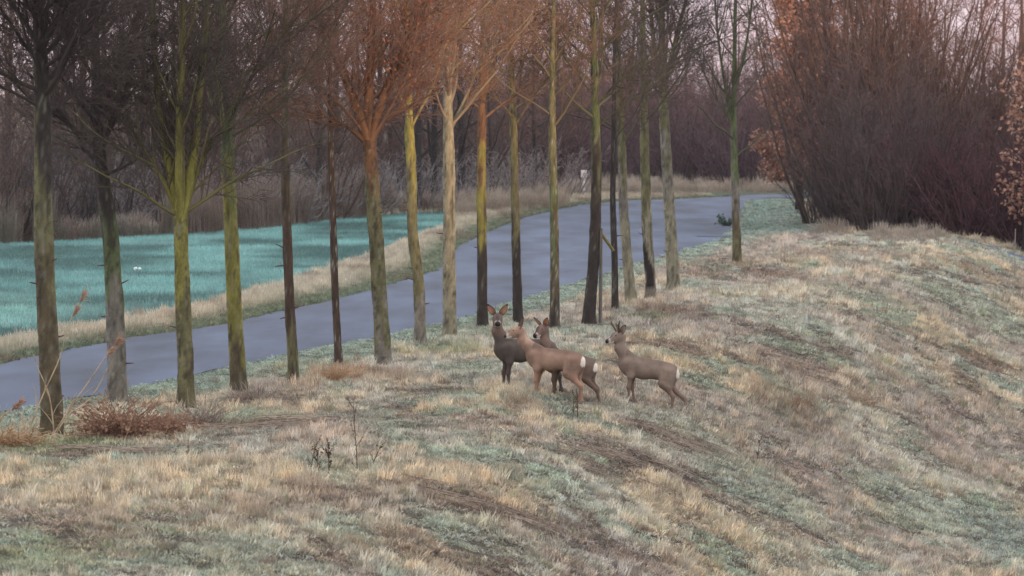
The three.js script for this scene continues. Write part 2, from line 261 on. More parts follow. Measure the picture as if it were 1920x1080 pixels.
// base pixel, points up the stem, stem width in pixels, colours from foot to fork, where branching starts (row), twig tone
const ROW = [
  { b: [97, 824], up: [[86, 560], [79, 380], [80, 200], [72, 0]], w: 41, cols: ['umber', 'umber', 'olive', 'dark'], fork: 215, tw: 'dark', den: 1.7, label: 'olive brown tree trunk with stub snags beside the tall bent reeds', snags: 6 },
  { b: [220, 760], up: [[214, 560], [204, 420], [188, 310], [180, 150], [176, 0]], w: 36, cols: ['grey', 'grey', 'green', 'dark'], fork: 330, tw: 'dark', den: 1.6, label: 'tree with grey lower trunk and green mossy top above the red-brown bramble', snags: 4 },
  { b: [349, 766], up: [[343, 560], [338, 400]], w: 32, cols: ['umber', 'olive', 'yellow', 'yellow'], fork: 400, tw: 'dark', den: 1.1, label: 'mossy tree whose trunk splits low into spreading green limbs', limbs: [[[318, 320], [300, 210], [287, 80], [278, -60]], [[338, 320], [340, 190], [345, 60], [346, -60]], [[362, 300], [372, 180], [384, 60], [392, -60]], [[302, 330], [270, 280], [235, 225]], [[382, 290], [420, 225], [455, 150]]] },
  { b: [447, 737], up: [[438, 560], [432, 400], [426, 250], [420, 120], [414, -60]], w: 30, cols: ['umber', 'yellow', 'yellow', 'green'], fork: 262, tw: 'brown', den: 1.2, label: 'tree with bright yellow-green mossy trunk next to the low-splitting tree', limbs: [[[400, 190], [385, 90], [380, -40]], [[455, 180], [490, 110], [520, 20]]] },
  { b: [550, 714], up: [[543, 560], [537, 400], [534, 250], [534, 100], [536, -60]], w: 20, cols: ['olive', 'brown', 'brown', 'umber'], fork: 270, tw: 'red', den: .9, label: 'slim dark brown tree with a yellowish foot', snags: 5 },
  { b: [634, 690], up: [[629, 560], [624, 400], [620, 250], [618, 100], [618, -60]], w: 15, cols: ['brown', 'brown', 'brown', 'brown'], fork: 265, tw: 'red', den: 1.0, label: 'thinnest dark brown tree with pale flecks at the straw tuft', flecks: 1, leaf: .16 },
  { b: [718, 690], up: [[712, 560], [702, 400], [692, 262]], w: 31, cols: ['grey', 'olive', 'olive', 'rust'], fork: 262, tw: 'red', den: 1.1, label: 'thick pale olive trunk forking into a wide crown with some red leaves', leaf: .12, limbs: [[[668, 200], [640, 130], [600, 40], [580, -60]], [[690, 190], [694, 90], [700, -60]], [[712, 195], [745, 120], [790, 30], [820, -60]], [[722, 225], [770, 200], [825, 165]], [[655, 240], [600, 215], [540, 200]]] },
  { b: [788, 648], up: [[784, 520], [774, 440], [772, 340], [768, 240], [764, 90], [762, -60]], w: 22, cols: ['grey', 'olive', 'olive', 'yellow'], fork: 250, tw: 'warm', den: .9, label: 'slender olive tree with a kinked knobbly trunk', snags: 5 },
  { b: [843, 635], up: [[842, 500], [842, 380], [841, 250], [838, 120], [832, -60]], w: 26, cols: ['pale', 'pale', 'pale', 'pale'], fork: 250, tw: 'warm', den: .9, label: 'straight pale yellowish tree trunk with smooth bark', limbs: [[[866, 200], [900, 120], [950, 40]]] },
  { b: [905, 616], up: [[904, 500], [903, 400], [903, 300], [905, 150], [906, -60]], w: 20, cols: ['dark', 'dark', 'yellow', 'rust'], fork: 240, tw: 'warm', den: .9, label: 'tree with dark foot, yellow lichen middle and orange upper trunk' },
  { b: [971, 608], up: [[968, 480], [965, 350], [962, 230], [958, 90], [955, -60]], w: 18, cols: ['dark', 'dark', 'olive', 'olive'], fork: 240, tw: 'warm', den: .9, label: 'slim tree with dark foot and olive upper trunk behind the deer' },
  { b: [1040, 620], up: [[1040, 480], [1038, 360], [1035, 240], [1036, 90], [1040, -60]], w: 18, cols: ['dark', 'umber', 'green', 'olive'], fork: 245, tw: 'brown', den: .9, label: 'green algae-covered tree with speckled lower trunk behind the deer', flecks: 1 },
  { b: [1105, 614], up: [[1114, 480], [1118, 360], [1117, 250], [1114, 100], [1108, -60]], w: 23, cols: ['dark', 'dark', 'dark', 'green'], fork: 245, tw: 'dark', den: 1.2, label: 'near-black tree leaning slightly with a stake at its side' },
  { b: [1153, 592], up: [[1152, 480], [1149, 380], [1150, 280], [1152, 120], [1156, -60]], w: 13, cols: ['dark', 'dark', 'dark', 'dark'], fork: 270, tw: 'dark', den: .7, label: 'thin near-black tree close to the pale grey trunks' },
  { b: [1181, 582], up: [[1176, 480], [1169, 380], [1166, 270], [1160, 120], [1156, -60]], w: 20, cols: ['pale', 'pale', 'grey', 'olive'], fork: 268, tw: 'dark', den: .8, label: 'pale grey tree beside the thin near-black one' },
  { b: [1220, 570], up: [[1216, 470], [1211, 360], [1208, 240], [1206, 90], [1204, -60]], w: 21, cols: ['grey', 'pale', 'olive', 'olive'], fork: 235, tw: 'dark', den: .8, label: 'pale grey tree with a long dark scar in its bark', scar: 1 },
  { b: [1262, 546], up: [[1258, 440], [1251, 320], [1244, 190], [1241, 60], [1240, -60]], w: 23, cols: ['pale', 'pale', 'grey', 'olive'], fork: 195, lw: .7, tw: 'dark', den: 1.1, label: 'tallest pale grey tree ending the close row beside the road', limbs: [[[1232, 130], [1222, 40], [1214, -60]], [[1256, 120], [1275, 40], [1300, -50]]] },
  { b: [1382, 504], up: [[1379, 380], [1376, 250], [1377, 120], [1381, -60]], w: 17, cols: ['olive', 'umber', 'grey', 'green'], fork: 300, tw: 'dark', den: .45, label: 'lone slim tree standing apart at the road junction', lw: .5, limbs: [[[1368, 205], [1354, 130], [1343, 40], [1337, -60]], [[1389, 130], [1403, 50], [1413, -50]], [[1352, 200], [1325, 150], [1305, 90]]] },
];
const rowPos = [];
function rowTree(s, ti) {
  const [bx, bd] = flat(s.b[0], s.b[1] - 3), by = groundY(bx, bd), W = (px, py) => { const q = atDepth(px, py, bd); return [q[0] - bx, q[1] - by, 0]; };
  const pm = FPX / bd, r0 = s.w / 2 / pm, noiseZ = ti * 13.7;
  rowPos.push([bx, bd, r0]);
  const g = thing('roadside_tree', s.label, 'tree', [bx, by, -bd]);
  const ctrl = [[0, -.12, 0], [0, .25, 0], ...s.up.map(([a, b]) => W(a, b))]; let zz = 0;
  for (let i = 2; i < ctrl.length; i++) { zz += rr(-.05, .05); ctrl[i][2] = zz; }
  const split = s.limbs && s.up.length < 4 && s.up[s.up.length - 1][1] > 200;     // the stem ends in its limbs
  if (!split) { const e = ctrl[ctrl.length - 1]; ctrl.push([e[0] + rr(-.15, .15), e[1] + 2.6, e[2] + rr(-.2, .2)]); }
  const curve = new THREE.CatmullRomCurve3(ctrl.map((p) => new THREE.Vector3(...p))), N = 110, pts = curve.getSpacedPoints(N).map((v) => [v.x, v.y, v.z]);
  const top = pts[N][1], hf = W(0, s.fork)[1];
  const rad = pts.map(([, y]) => { const flare = 1 + .35 * Math.exp(-y / .16); return y < hf ? r0 * flare * mix(1, .8, clamp(y / hf)) : split ? r0 * .8 : r0 * mix(.78, .10, ((y - hf) / (top - hf)) ** .8); });
  const pal = s.cols.map((k) => C[k]);
  const colour = (p, sd, k) => {
    const a = sd / 20 * 6.283, nx = Math.cos(a), ny = Math.sin(a), y = p[1];
    const big = fbm(nx * 1.1 + noiseZ, ny * 1.1, y * 1.6, 3), t = clamp(y / hf * 3 + (big - .5) * 2.2, 0, 2.999), i = Math.floor(t);
    let c = mix3(pal[i], pal[i + 1], smooth(.25, .75, t - i));
    const blot = fbm(nx * 2.6 + noiseZ, ny * 2.6, y * 5.5 + 40, 3); c = mix3(c, C.dark, smooth(.56, .70, blot) * .75); c = mix3(c, [.33, .33, .27], smooth(.66, .78, fbm(nx * 3 + noiseZ, ny * 3, y * 7 + 90, 2)) * .5);
    if (s.flecks && hash3(k, sd, ti) > .93) c = [.40, .39, .34];
    if (s.scar && y > .35 && y < 1.75 && Math.abs(nx * .3 + .25 - .25 * Math.sin(y * 3)) < .22 && ny < .2) c = [.035, .025, .025];
    return mix3(c, mix3(c, [.02, .02, .02], .4), hash3(sd, k, ti + 5) * .6);
  };
  const tr = new MB();
  tr.tube(pts, rad, 20, colour, (p, sd, an) => 1 + (fbm(Math.cos(an) * 1.3 + noiseZ, Math.sin(an) * 1.3, p[1] * 2.2, 3) - .5) * .26 + Math.max(0, fbm(Math.cos(an) * 2.2 + noiseZ, Math.sin(an) * 2.2, p[1] * 4 + 30, 2) - .62) * .6);
  part('trunk', tr.geo(), barkMat, g);
  for (let k = 0; k < (s.snags ?? 1); k++) {   // dead stubs
    const y = rr(.5, hf * .9), q = pts.reduce((a, b) => Math.abs(b[1] - y) < Math.abs(a[1] - y) ? b : a), side = rnd() < .5 ? -1 : 1, m = new MB();
    const d = norm([side, rr(-.1, .5), rr(-.4, .6)]); m.tube(strand(add(q, d, r0 * .6), d, r0 * .5 + rr(.05, .14), 3, .15, 0), [.016, .013, .010, .006], 5, C.brown); part('branch_stub', m.geo(), twigMat, g);
  }
  const tw = new MB(), lf = new MB(); let nLeaf = 0;
  const o = { per: 6.0 * s.den, per3: 11, len2: 1.0, len3: .46, lift: .055, fine: .0056, bark: mix3(pal[3], TWIG[s.tw], .6), twig: TWIG[s.tw], tip: mix3(TWIG[s.tw], [.22, .115, .08], s.tw === 'dark' ? .2 : .55), n4: 2, leaf: s.leaf, leafAt: (p) => { nLeaf++; leafQuad(lf, p, .06, [[.26, .055, .03], [.40, .13, .05]]); } };
  const limb = (lp, ra, rb, big) => {
    const c2 = new THREE.CatmullRomCurve3(lp.map((p) => new THREE.Vector3(...p))).getSpacedPoints(10).map((v) => [v.x, v.y, v.z]), len = c2.slice(1).reduce((a, p, i) => a + Math.hypot(p[0] - c2[i][0], p[1] - c2[i][1], p[2] - c2[i][2]), 0);
    const m = new MB(); m.tube(c2, taper(11, ra, rb), big ? 9 : 6, (p, sd, k) => mix3(mix3(big ? pal[3] : o.bark, o.bark, smooth(.1, .6, k / 10)), C.dark, smooth(.5, .7, fbm(p[0] * 9, p[1] * 9, sd + noiseZ, 2)) * .6));
    part('limb', m.geo(), big ? barkMat : twigMat, g); twigsOn(tw, c2, len, ra, o); return c2;
  };
  if (s.limbs) for (const L of s.limbs) {
    const q = L.map(([a, b]) => W(a, b)); const dz = rr(-.9, .9); q.forEach((p, i) => { p[2] = dz * (i + 1) / q.length; });
    const start = split ? [pts[N][0] + (q[0][0] - pts[N][0]) * .1, pts[N][1] - .08, 0] : pts.reduce((a, b) => Math.abs(b[1] - q[0][1] + .5) < Math.abs(a[1] - q[0][1] + .5) ? b : a);
    const e = q[q.length - 1]; if (L[L.length - 1][1] < 0) q.push([e[0] * 1.12, e[1] + 2.2, e[2] * 1.3]);
    const c2 = limb([start, ...q], r0 * (s.lw ?? 1) * (L[L.length - 1][1] < 0 ? .66 : .34), .012, true);
    for (let k = 0; k < 6; k++) { const [p, d] = along(c2, rr(.12, .8)); const l = rr(.9, 1.9); limb(strand(p, turnFrom(d, rr(.5, .9), rnd() * 6.28), l, 5, .10, .07), r0 * .16, .008, false); }
  }
  const n1 = Math.round((split ? 2 : 20) * Math.max(.7, s.den));
  for (let k = 0; k < n1; k++) {
    const y = split ? hf + rr(-.1, 0) : mix(hf, top - 1, ((k + rnd() * .8) / n1) ** 1.15), q = pts.reduce((a, b) => Math.abs(b[1] - y) < Math.abs(a[1] - y) ? b : a), az = k * 2.4 + rr(-.5, .5), l = rr(1.6, 2.5) * (s.tw === 'warm' || s.tw === 'red' ? 1.25 : 1) * (1.1 - .5 * clamp((y - hf) / (top - hf + .01))), el = rr(.45, 1.0), d = norm([Math.cos(az), Math.tan(el) * .9, Math.sin(az)]);
    limb(strand(add(q, [0, 0, 0]), d, l, 6, .19, .06), r0 * rr(.17, .30), .007, false);
  }
  part('twigs', tw.geo(), twigMat, g, 'stuff');
  if (nLeaf) part('leaves', lf.geo(), leafMat, g, 'stuff');
}
ROW.forEach(rowTree);
console.log('row', performance.now() | 0);

// ---------------------------------------------------------------- woods and thickets behind
function bareTree(h, r, tone, o2) {   // single stem, ascending branches
  const g = new THREE.Group(), pts = strand([0, -.15, 0], [0, 1, 0], h, 10, .035, .05), tr = new MB(), tw = new MB(), br = new MB();
  tr.tube(pts, pts.map((_, i) => r * (i ? 1 : 1.35) * mix(1, .08, i / 10)), 8, (p, sd) => mix3(tone.bark, [.03, .028, .028], fbm(p[0] * 5 + sd, p[1] * 3, sd, 2) * .8));
  const o = { per: 2.0, per3: 5.5, len2: 1.3, len3: .66, lift: .05, fine: .0082, bark: tone.bark, twig: tone.twig, tip: tone.tip, n4: 1, ...o2 };
  const n = o.limbs ?? 20;
  for (let k = 0; k < n; k++) {
    const t = mix(o.clear ?? .25, .95, (k + rnd()) / n), [p] = along(pts, t), az = k * 2.4 + rr(-.4, .4), el = rr(.4, 1.0), l = h * .24 * rr(.7, 1.2) * (1.2 - t * .8);
    const s = strand(p, norm([Math.cos(az), Math.tan(el), Math.sin(az)]), l, 6, .13, .05); br.tube(s, taper(7, r * .34 * (1.15 - t), .01), 5, tone.bark); twigsOn(tw, s, l, r * .3, o);
  }
  part('trunk', tr.geo(), twigMat, g); part('branches', br.geo(), twigMat, g, 'stuff'); part('twigs', tw.geo(), twigMat, g, 'stuff');
  return g;
}
function shrub(h, stems, spread, tone, o2) {   // many stems from the foot
  const g = new THREE.Group(), st = new MB(), tw = new MB();
  const o = { per: 2.2, per3: 5, len2: 1.0, len3: .6, lift: .06, fine: .0082, bark: tone.bark, twig: tone.twig, tip: tone.tip, n4: 1, from: .05, ...o2 };
  for (let k = 0; k < stems; k++) {
    const az = k * 2.4 + rr(-.4, .4), q = Math.sqrt((k + .5) / stems), l = h * rr(.75, 1.1), s = strand([Math.cos(az) * q * (o.root ?? .6), -.1, Math.sin(az) * q * (o.root ?? .6)], norm([Math.cos(az) * q * spread + rr(-.25, .25), 1, Math.sin(az) * q * spread + rr(-.25, .25)]), l, 8, .17, .03);
    st.tube(s, taper(9, rr(.02, .045), .006), 5, mix3(tone.bark, tone.twig, rnd() * .5)); twigsOn(tw, s, l, .03, o);
  }
  part('stems', st.geo(), twigMat, g, 'stuff'); part('twigs', tw.geo(), twigMat, g, 'stuff');
  return g;
}
const TONE = {
  frost: { bark: [.16, .145, .145], twig: [.27, .25, .255], tip: [.36, .34, .35] },
  grey: { bark: [.065, .052, .050], twig: [.090, .066, .066], tip: [.125, .085, .08] }, brown: { bark: [.07, .050, .042], twig: [.115, .072, .06], tip: [.16, .092, .072] },
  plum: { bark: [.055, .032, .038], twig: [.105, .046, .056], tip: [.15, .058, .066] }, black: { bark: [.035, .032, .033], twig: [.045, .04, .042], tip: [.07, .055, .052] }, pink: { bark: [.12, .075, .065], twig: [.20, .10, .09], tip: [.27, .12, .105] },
};
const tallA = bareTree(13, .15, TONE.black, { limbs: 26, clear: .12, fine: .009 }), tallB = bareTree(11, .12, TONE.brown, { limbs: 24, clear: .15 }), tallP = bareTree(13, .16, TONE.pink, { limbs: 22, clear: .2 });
const shrubA = shrub(5, 18, .5, TONE.grey, { per: 2.7 }), shrubB = shrub(6.5, 18, .32, TONE.brown, { root: 1.1, len2: 1.25 }), shrubC = shrub(4.2, 22, .7, TONE.plum, { len2: .8, root: .9 }), shrubD = shrub(4.6, 18, .6, TONE.black, { per: 2.8 }), shrubF = shrub(2.6, 22, .6, TONE.frost, { len2: .7, len3: .4, root: .9 });
function plant(proto, name, label, category, group, x, d, scale, squash = 1) {
  for (let k = 0; k < 30 && (inPoly(fieldPoly, x, d) || inPoly(roadPoly, x, d) || distLine(roadFar, x, d) < 3.5); k++) { x *= (d + 3) / d; d += 3; }   // nothing grows on the road, the field or the verge
  const c = proto.clone(); c.name = numbered(name); c.position.set(x, groundY(x, d) , -d); c.rotation.y = rnd() * 6.283; c.scale.set(scale * squash, scale, scale * squash); scene.add(c); return tag(c, label, category, group);
}
// left: thicket beyond the frosted field
const GL = 'thicket behind the frosted field', GR = 'thicket right of the road', GF = 'far wood where the road bends';
for (let row = 0; row < 3; row++) for (let k = 0; k < 13; k++) {
  const px = -90 + k * 82 + rr(-28, 28) + row * 20, py = 462 - .068 * Math.max(0, px) + (px > 560 ? -(px - 560) * .05 : 0);
  const [x, d0] = flat(px, py - 3), d = d0 + 3 + row * 9 + rr(-1.5, 1.5); const i = Math.floor(rnd() * 4);
  plant([shrubA, shrubD, shrubB, shrubD][i], 'bare_shrub', 'tangled leafless grey-brown shrub in the thicket behind the frosted field', 'shrub', GL, x * d / d0, d, rr(.75, 1.1) * (row < 2 ? .82 : 1.0), 1.25);
}
for (let k = 0; k < 40; k++) {
  const px = -80 + k * 28 + rr(-25, 25), d = rr(212, 262), x = (px - 960) / FPX * d;
  plant([tallA, tallB][k % 2], 'bare_tree', 'leafless dark tree standing among the shrubs behind the frosted field', 'tree', 'trees behind the frosted field', x, d, rr(.85, 1.2));
}
for (let k = 0; k < 22; k++) {
  const px = k < 9 ? 120 + k * 50 + rr(-20, 20) : 560 + (k - 9) * 40 + rr(-18, 18), py = px < 560 ? 452 - .04 * px : 424 - (px - 560) * .075, [x, d] = flat(px, py - 8);
  plant(shrubF, 'frosted_shrub', 'low rime-grey shrub at the foot of the thicket behind the frosted field', 'shrub', 'frosted shrubs behind the field', x, d + rr(.5, 3), rr(.6, 1.1), 1.2);
}
// far middle: purple wood where the road bends
for (let k = 0; k < 30; k++) {
  const px = 880 + k * 23 + rr(-20, 20), d = rr(288, 345), x = (px - 960) / FPX * d;
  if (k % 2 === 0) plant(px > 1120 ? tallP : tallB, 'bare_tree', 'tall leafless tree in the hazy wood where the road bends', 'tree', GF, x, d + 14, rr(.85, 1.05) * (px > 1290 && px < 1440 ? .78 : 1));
  else plant([shrubC, shrubA][k % 2], 'bare_shrub', 'plum-brown leafless shrub in the hazy wood where the road bends', 'shrub', GF, x, d, rr(1.0, 1.6), 1.2);
}
const farShrub = shrub(5.5, 16, .45, { bark: [.055, .04, .048], twig: [.095, .062, .078], tip: [.135, .08, .095] }, { per: 1.7, per3: 3.6, fine: .013, len2: 1.3, len3: .75, root: 1.2 });
for (let k = 0; k < 44; k++) { const px = 900 + k * 14.5 + rr(-12, 12), d = rr(292, 372), x = (px - 960) / FPX * d; plant(farShrub, 'bare_shrub', 'dark purple-brown leafless shrub filling the wood where the road bends', 'shrub', GF, x, d, rr(.75, 1.25) * (px > 1270 && px < 1450 ? .9 : 1.1), 1.25); }
// right: dark thicket
for (let k = 0; k < 26; k++) {
  const px = 1585 + (k % 13) * 31 + rr(-14, 14), row = k < 13 ? 0 : 1, d = 203 + Math.max(0, 1640 - px) * .09 + row * 9 + rr(-2, 2), x = (px - 960) / FPX * d, plum = px > 1690 && rnd() < .62;
  if (plum && row === 0) plant(shrubC, 'dogwood_shrub', 'dark plum-red leafless shrub at the foot of the right-hand thicket', 'shrub', GR, x, d, rr(.9, 1.15), 1.1);
  else plant(row ? shrubB : shrubA, 'bare_shrub', 'dense grey-brown leafless shrub in the tall thicket right of the road', 'shrub', GR, x, d, row ? rr(1.5, 1.95) * (px > 1760 ? .62 : 1) : rr(.95, 1.35) * (px > 1745 ? .85 : 1), .95);
}
for (const [px, d, s] of [[1560, 216, .95], [1650, 224, .92], [1735, 222, .7], [1610, 236, 1.0], [1700, 240, .9], [1560, 250, .8], [1590, 226, 1.05], [1630, 218, .9], [1680, 230, 1.0], [1715, 236, .95], [1760, 244, .82], [1600, 254, 1.0], [1570, 232, 1.1], [1645, 246, 1.15], [1700, 222, 1.0], [1740, 232, .95], [1780, 238, .8], [1625, 226, 1.1]]) plant(tallB, 'bare_tree', 'brown leafless tree rising out of the right-hand thicket', 'tree', 'trees in the right-hand thicket', (px - 960) / FPX * d, d, s);
for (const [px, dd, s] of [[1530, 8, .5], [1575, 2, .6], [1612, 0, .55], [1650, 0, .7], [1690, -1, .6], [1728, -1, .75], [1765, -2, .7], [1802, -2, .8], [1838, -3, .75], [1872, -3, .8], [1908, -4, .75]]) { const d = 206 + dd, x = (px - 960) / FPX * d; plant(px > 1700 ? shrubC : shrubD, 'bare_shrub', px > 1700 ? 'low plum-dark shrub along the front edge of the right-hand thicket' : 'low blackish shrub along the front edge of the right-hand thicket', 'shrub', GR, x, d, s, 1.25); }
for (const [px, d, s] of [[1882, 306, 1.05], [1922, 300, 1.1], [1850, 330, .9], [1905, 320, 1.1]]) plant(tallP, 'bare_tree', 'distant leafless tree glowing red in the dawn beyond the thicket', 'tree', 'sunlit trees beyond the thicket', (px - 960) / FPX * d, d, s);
{ // trees and shrub that keep their brown leaves
  const leafy = (px, d, h, low, label, n, wd) => {
    const x = (px - 960) / FPX * d, g = thing('beech_tree', label, 'tree', [x, groundY(x, d), -d]), lv = new MB(), t = bareTree(h, .17, TONE.black, { limbs: 22, clear: .2, per: 1.6, per3: 3 });
    for (const m of [...t.children]) g.add(m);
    const clumps = []; for (let k = 0; k < 95; k++) { const y = low + (h - low) * rnd() ** 1.4, w = wd * Math.sqrt(clamp((y - low + .7) / 2)) * (1.1 - .5 * y / h), a = rnd() * 6.28, q = Math.sqrt(rnd()); clumps.push([Math.cos(a) * w * q, y, Math.sin(a) * w * q, rr(.3, .85)]); }
    for (let k = 0; k < n; k++) { const c = clumps[Math.floor(rnd() * clumps.length)], v = norm([rr(-1, 1), rr(-1, 1), rr(-1, 1)]), q = c[3] * Math.cbrt(rnd()); leafQuad(lv, [c[0] + v[0] * q, c[1] + v[1] * q * .8, c[2] + v[2] * q], .15, [[.24, .12, .085], [.60, .36, .26]]); }
    part('leaves', lv.geo(), leafMat, g, 'stuff');
  };
  leafy(1500, 238, 10.5, 1.5, 'beech tree keeping its dry brown leaves at the bend of the verge', 26000, 1.6);
  leafy(1925, 200, 6.5, 1.4, 'small beech with dry brown leaves among the plum-red shrubs', 1300, .8);
}
{ // young dark pine-like sapling on the verge by the lone tree
  const [x, d] = flat(1362, 424), g = thing('evergreen_shrub', 'small dark evergreen shrub on the road edge behind the lone tree', 'shrub', [x, 0, -d]), st = new MB(), lv = new MB();
  for (let k = 0; k < 26; k++) { const a = rnd() * 6.28, s = strand([0, 0, 0], norm([Math.cos(a), rr(.3, 1.2), Math.sin(a)]), rr(.25, .6), 4, .15, .02); st.tube(s, taper(5, .012, .003), 3, [.05, .04, .03]); for (let q = 0; q < 14; q++) leafQuad(lv, along(s, rr(.2, 1))[0], .09, [[.05, .10, .07], [.09, .16, .11]]); }
  part('stems', st.geo(), twigMat, g); part('foliage', lv.geo(), leafMat, g, 'stuff');
}
console.log('woods', performance.now() | 0);

// ---------------------------------------------------------------- grass
function tuftGeo(n, h, spread, lean, wid, matted) {
  const m = new MB(), wh = [1, 1, 1];
  for (let k = 0; k < n; k++) {
    const a = rnd() * 6.283, q = Math.sqrt(rnd()) * spread, x = Math.cos(a) * q, z = Math.sin(a) * q, l = h * rr(.45, 1.1), b = rnd() * 6.283, t = rr(.15, 1) * lean, w = wid * rr(.6, 1.2), wa = rnd() * 6.283, wx = Math.cos(wa) * w, wz = Math.sin(wa) * w;
    const m1 = [x + Math.cos(b) * l * .35 * t, l * .55 * (1 - .3 * t * matted), z + Math.sin(b) * l * .35 * t], e = [x + Math.cos(b) * l * t, l * (1 - matted * t * .62), z + Math.sin(b) * l * t], g = rr(.82, 1.18), c = [g, g, g];
    const o = m.vert(x - wx, -.03, z - wz, c); m.vert(x + wx, -.03, z + wz, c); m.vert(m1[0] + wx * .8, m1[1], m1[2] + wz * .8, c); m.vert(m1[0] - wx * .8, m1[1], m1[2] - wz * .8, c); m.vert(...e, c);
    m.i.push(o, o + 1, o + 2, o, o + 2, o + 3, o + 3, o + 2, o + 4);
  }
  return m.geo();
}
const grassMat = new THREE.MeshPhysicalMaterial({ vertexColors: true, roughness: .9, side: THREE.DoubleSide, transmission: .22, thickness: 0 });
const TUFT = [tuftGeo(30, .20, .09, .5, .0085, .25), tuftGeo(32, .17, .11, .85, .009, .55), tuftGeo(32, .13, .13, 1.15, .0095, .9), tuftGeo(24, .30, .09, .4, .008, .15)];
class Scatter {
  constructor(name, label, geo, mat) { Object.assign(this, { name, label, geo, mat, m: [], c: [] }); }
  add(x, y, d, s, sy, col, tiltX = 0, tiltZ = 0) { const e = new THREE.Euler(tiltX, rnd() * 6.283, tiltZ, 'XZY'); this.m.push(new THREE.Matrix4().compose(new THREE.Vector3(x, y, -d), new THREE.Quaternion().setFromEuler(e), new THREE.Vector3(s, sy, s))); this.c.push(col); }
  build() { const im = new THREE.InstancedMesh(this.geo, this.mat, this.m.length), k = new THREE.Color(); this.m.forEach((m, i) => { im.setMatrixAt(i, m); im.setColorAt(i, k.setRGB(...this.c[i])); }); im.name = numbered(this.name); im.castShadow = im.receiveShadow = true; scene.add(im); tag(im, this.label, 'grass', null, 'stuff'); console.log(im.name, this.m.length); }
}
const G = { straw: [.70, .61, .455], frost: [.67, .65, .555], mint: [.44, .53, .42], green: [.255, .33, .165], brown: [.25, .175, .135], rust: [.40, .25, .16], dusk: [.53, .45, .395], teal: [.31, .45, .41] };
// patches seen in the photograph, put down on the ground where they lie: centre, half size (pixels), colour, strength, how tall the grass stands
const PATCH = [
  [250, 905, 330, 34, 'straw', .9, 1.25], [90, 960, 150, 30, 'straw', .4, 1], [640, 905, 120, 26, 'straw', .5, 1.1], [60, 1045, 130, 40, 'green', .55, .7], [260, 990, 150, 22, 'brown', .45, .6], [520, 960, 100, 18, 'brown', .4, .8], [430, 1040, 160, 30, 'mint', .5, .8],
  [620, 930, 90, 22, 'brown', .6, .7], [860, 940, 120, 18, 'brown', .6, .5], [980, 985, 90, 18, 'brown', .55, .55], [1120, 1020, 100, 16, 'brown', .55, .55], [800, 1030, 100, 20, 'brown', .4, .6], [1010, 900, 90, 22, 'mint', .4, .9], [870, 1000, 90, 30, 'mint', .5, .8],
  [1270, 830, 90, 16, 'brown', .8, .35], [1180, 860, 90, 14, 'brown', .7, .4], [1130, 885, 90, 14, 'brown', .6, .5], [1400, 900, 110, 30, 'mint', .5, .8], [1310, 960, 140, 30, 'straw', .5, 1.1], [1430, 1010, 160, 40, 'straw', .4, 1.1], [1250, 790, 120, 14, 'mint', .35, .7],
  [1490, 745, 90, 34, 'rust', .38, 1.5], [1500, 800, 80, 26, 'brown', .4, 1.3], [1620, 740, 60, 30, 'straw', .5, 1.4], [1560, 680, 140, 14, 'mint', .5, .7], [1480, 690, 60, 10, 'brown', .5, .4], [1700, 760, 90, 40, 'dusk', .5, 1.2], [1830, 580, 110, 22, 'mint', .6, .8], [1640, 560, 120, 12, 'mint', .35, .8],
  [1730, 960, 120, 34, 'mint', .55, .7], [1800, 860, 120, 30, 'dusk', .6, 1], [1890, 1015, 70, 50, 'teal', .5, .6], [1620, 620, 180, 16, 'dusk', .5, 1], [1420, 560, 160, 20, 'frost', .6, 1], [1280, 590, 90, 12, 'brown', .55, .9], [1210, 600, 50, 10, 'green', .5, .8], [1460, 515, 50, 8, 'brown', .7, .8], [1350, 500, 60, 6, 'brown', .6, .7],
  [500, 750, 70, 8, 'brown', .7, .6], [440, 790, 110, 12, 'green', .4, .6], [470, 800, 90, 9, 'brown', .55, .5], [80, 838, 130, 12, 'green', .7, .45], [230, 850, 120, 8, 'brown', .6, .4], [900, 800, 160, 20, 'dusk', .5, .8], [780, 790, 120, 14, 'brown', .35, .6], [1010, 765, 80, 16, 'brown', .4, .8], [690, 745, 130, 14, 'straw', .35, 1], [640, 705, 90, 12, 'rust', .5, 1.4], [830, 660, 70, 12, 'green', .5, 1.1], [1600, 470, 70, 5, 'brown', .5, .7], [1850, 520, 60, 14, 'brown', .4, .8],
].map(([px, py, rx, ry, c, k, h]) => { const [x, d] = onGround(px, py), [, d2] = onGround(px, py - ry), s = FPX / d; return { x, d, rx: rx / s, rd: Math.max(.35, d2 - d), c: G[c], k, h }; });
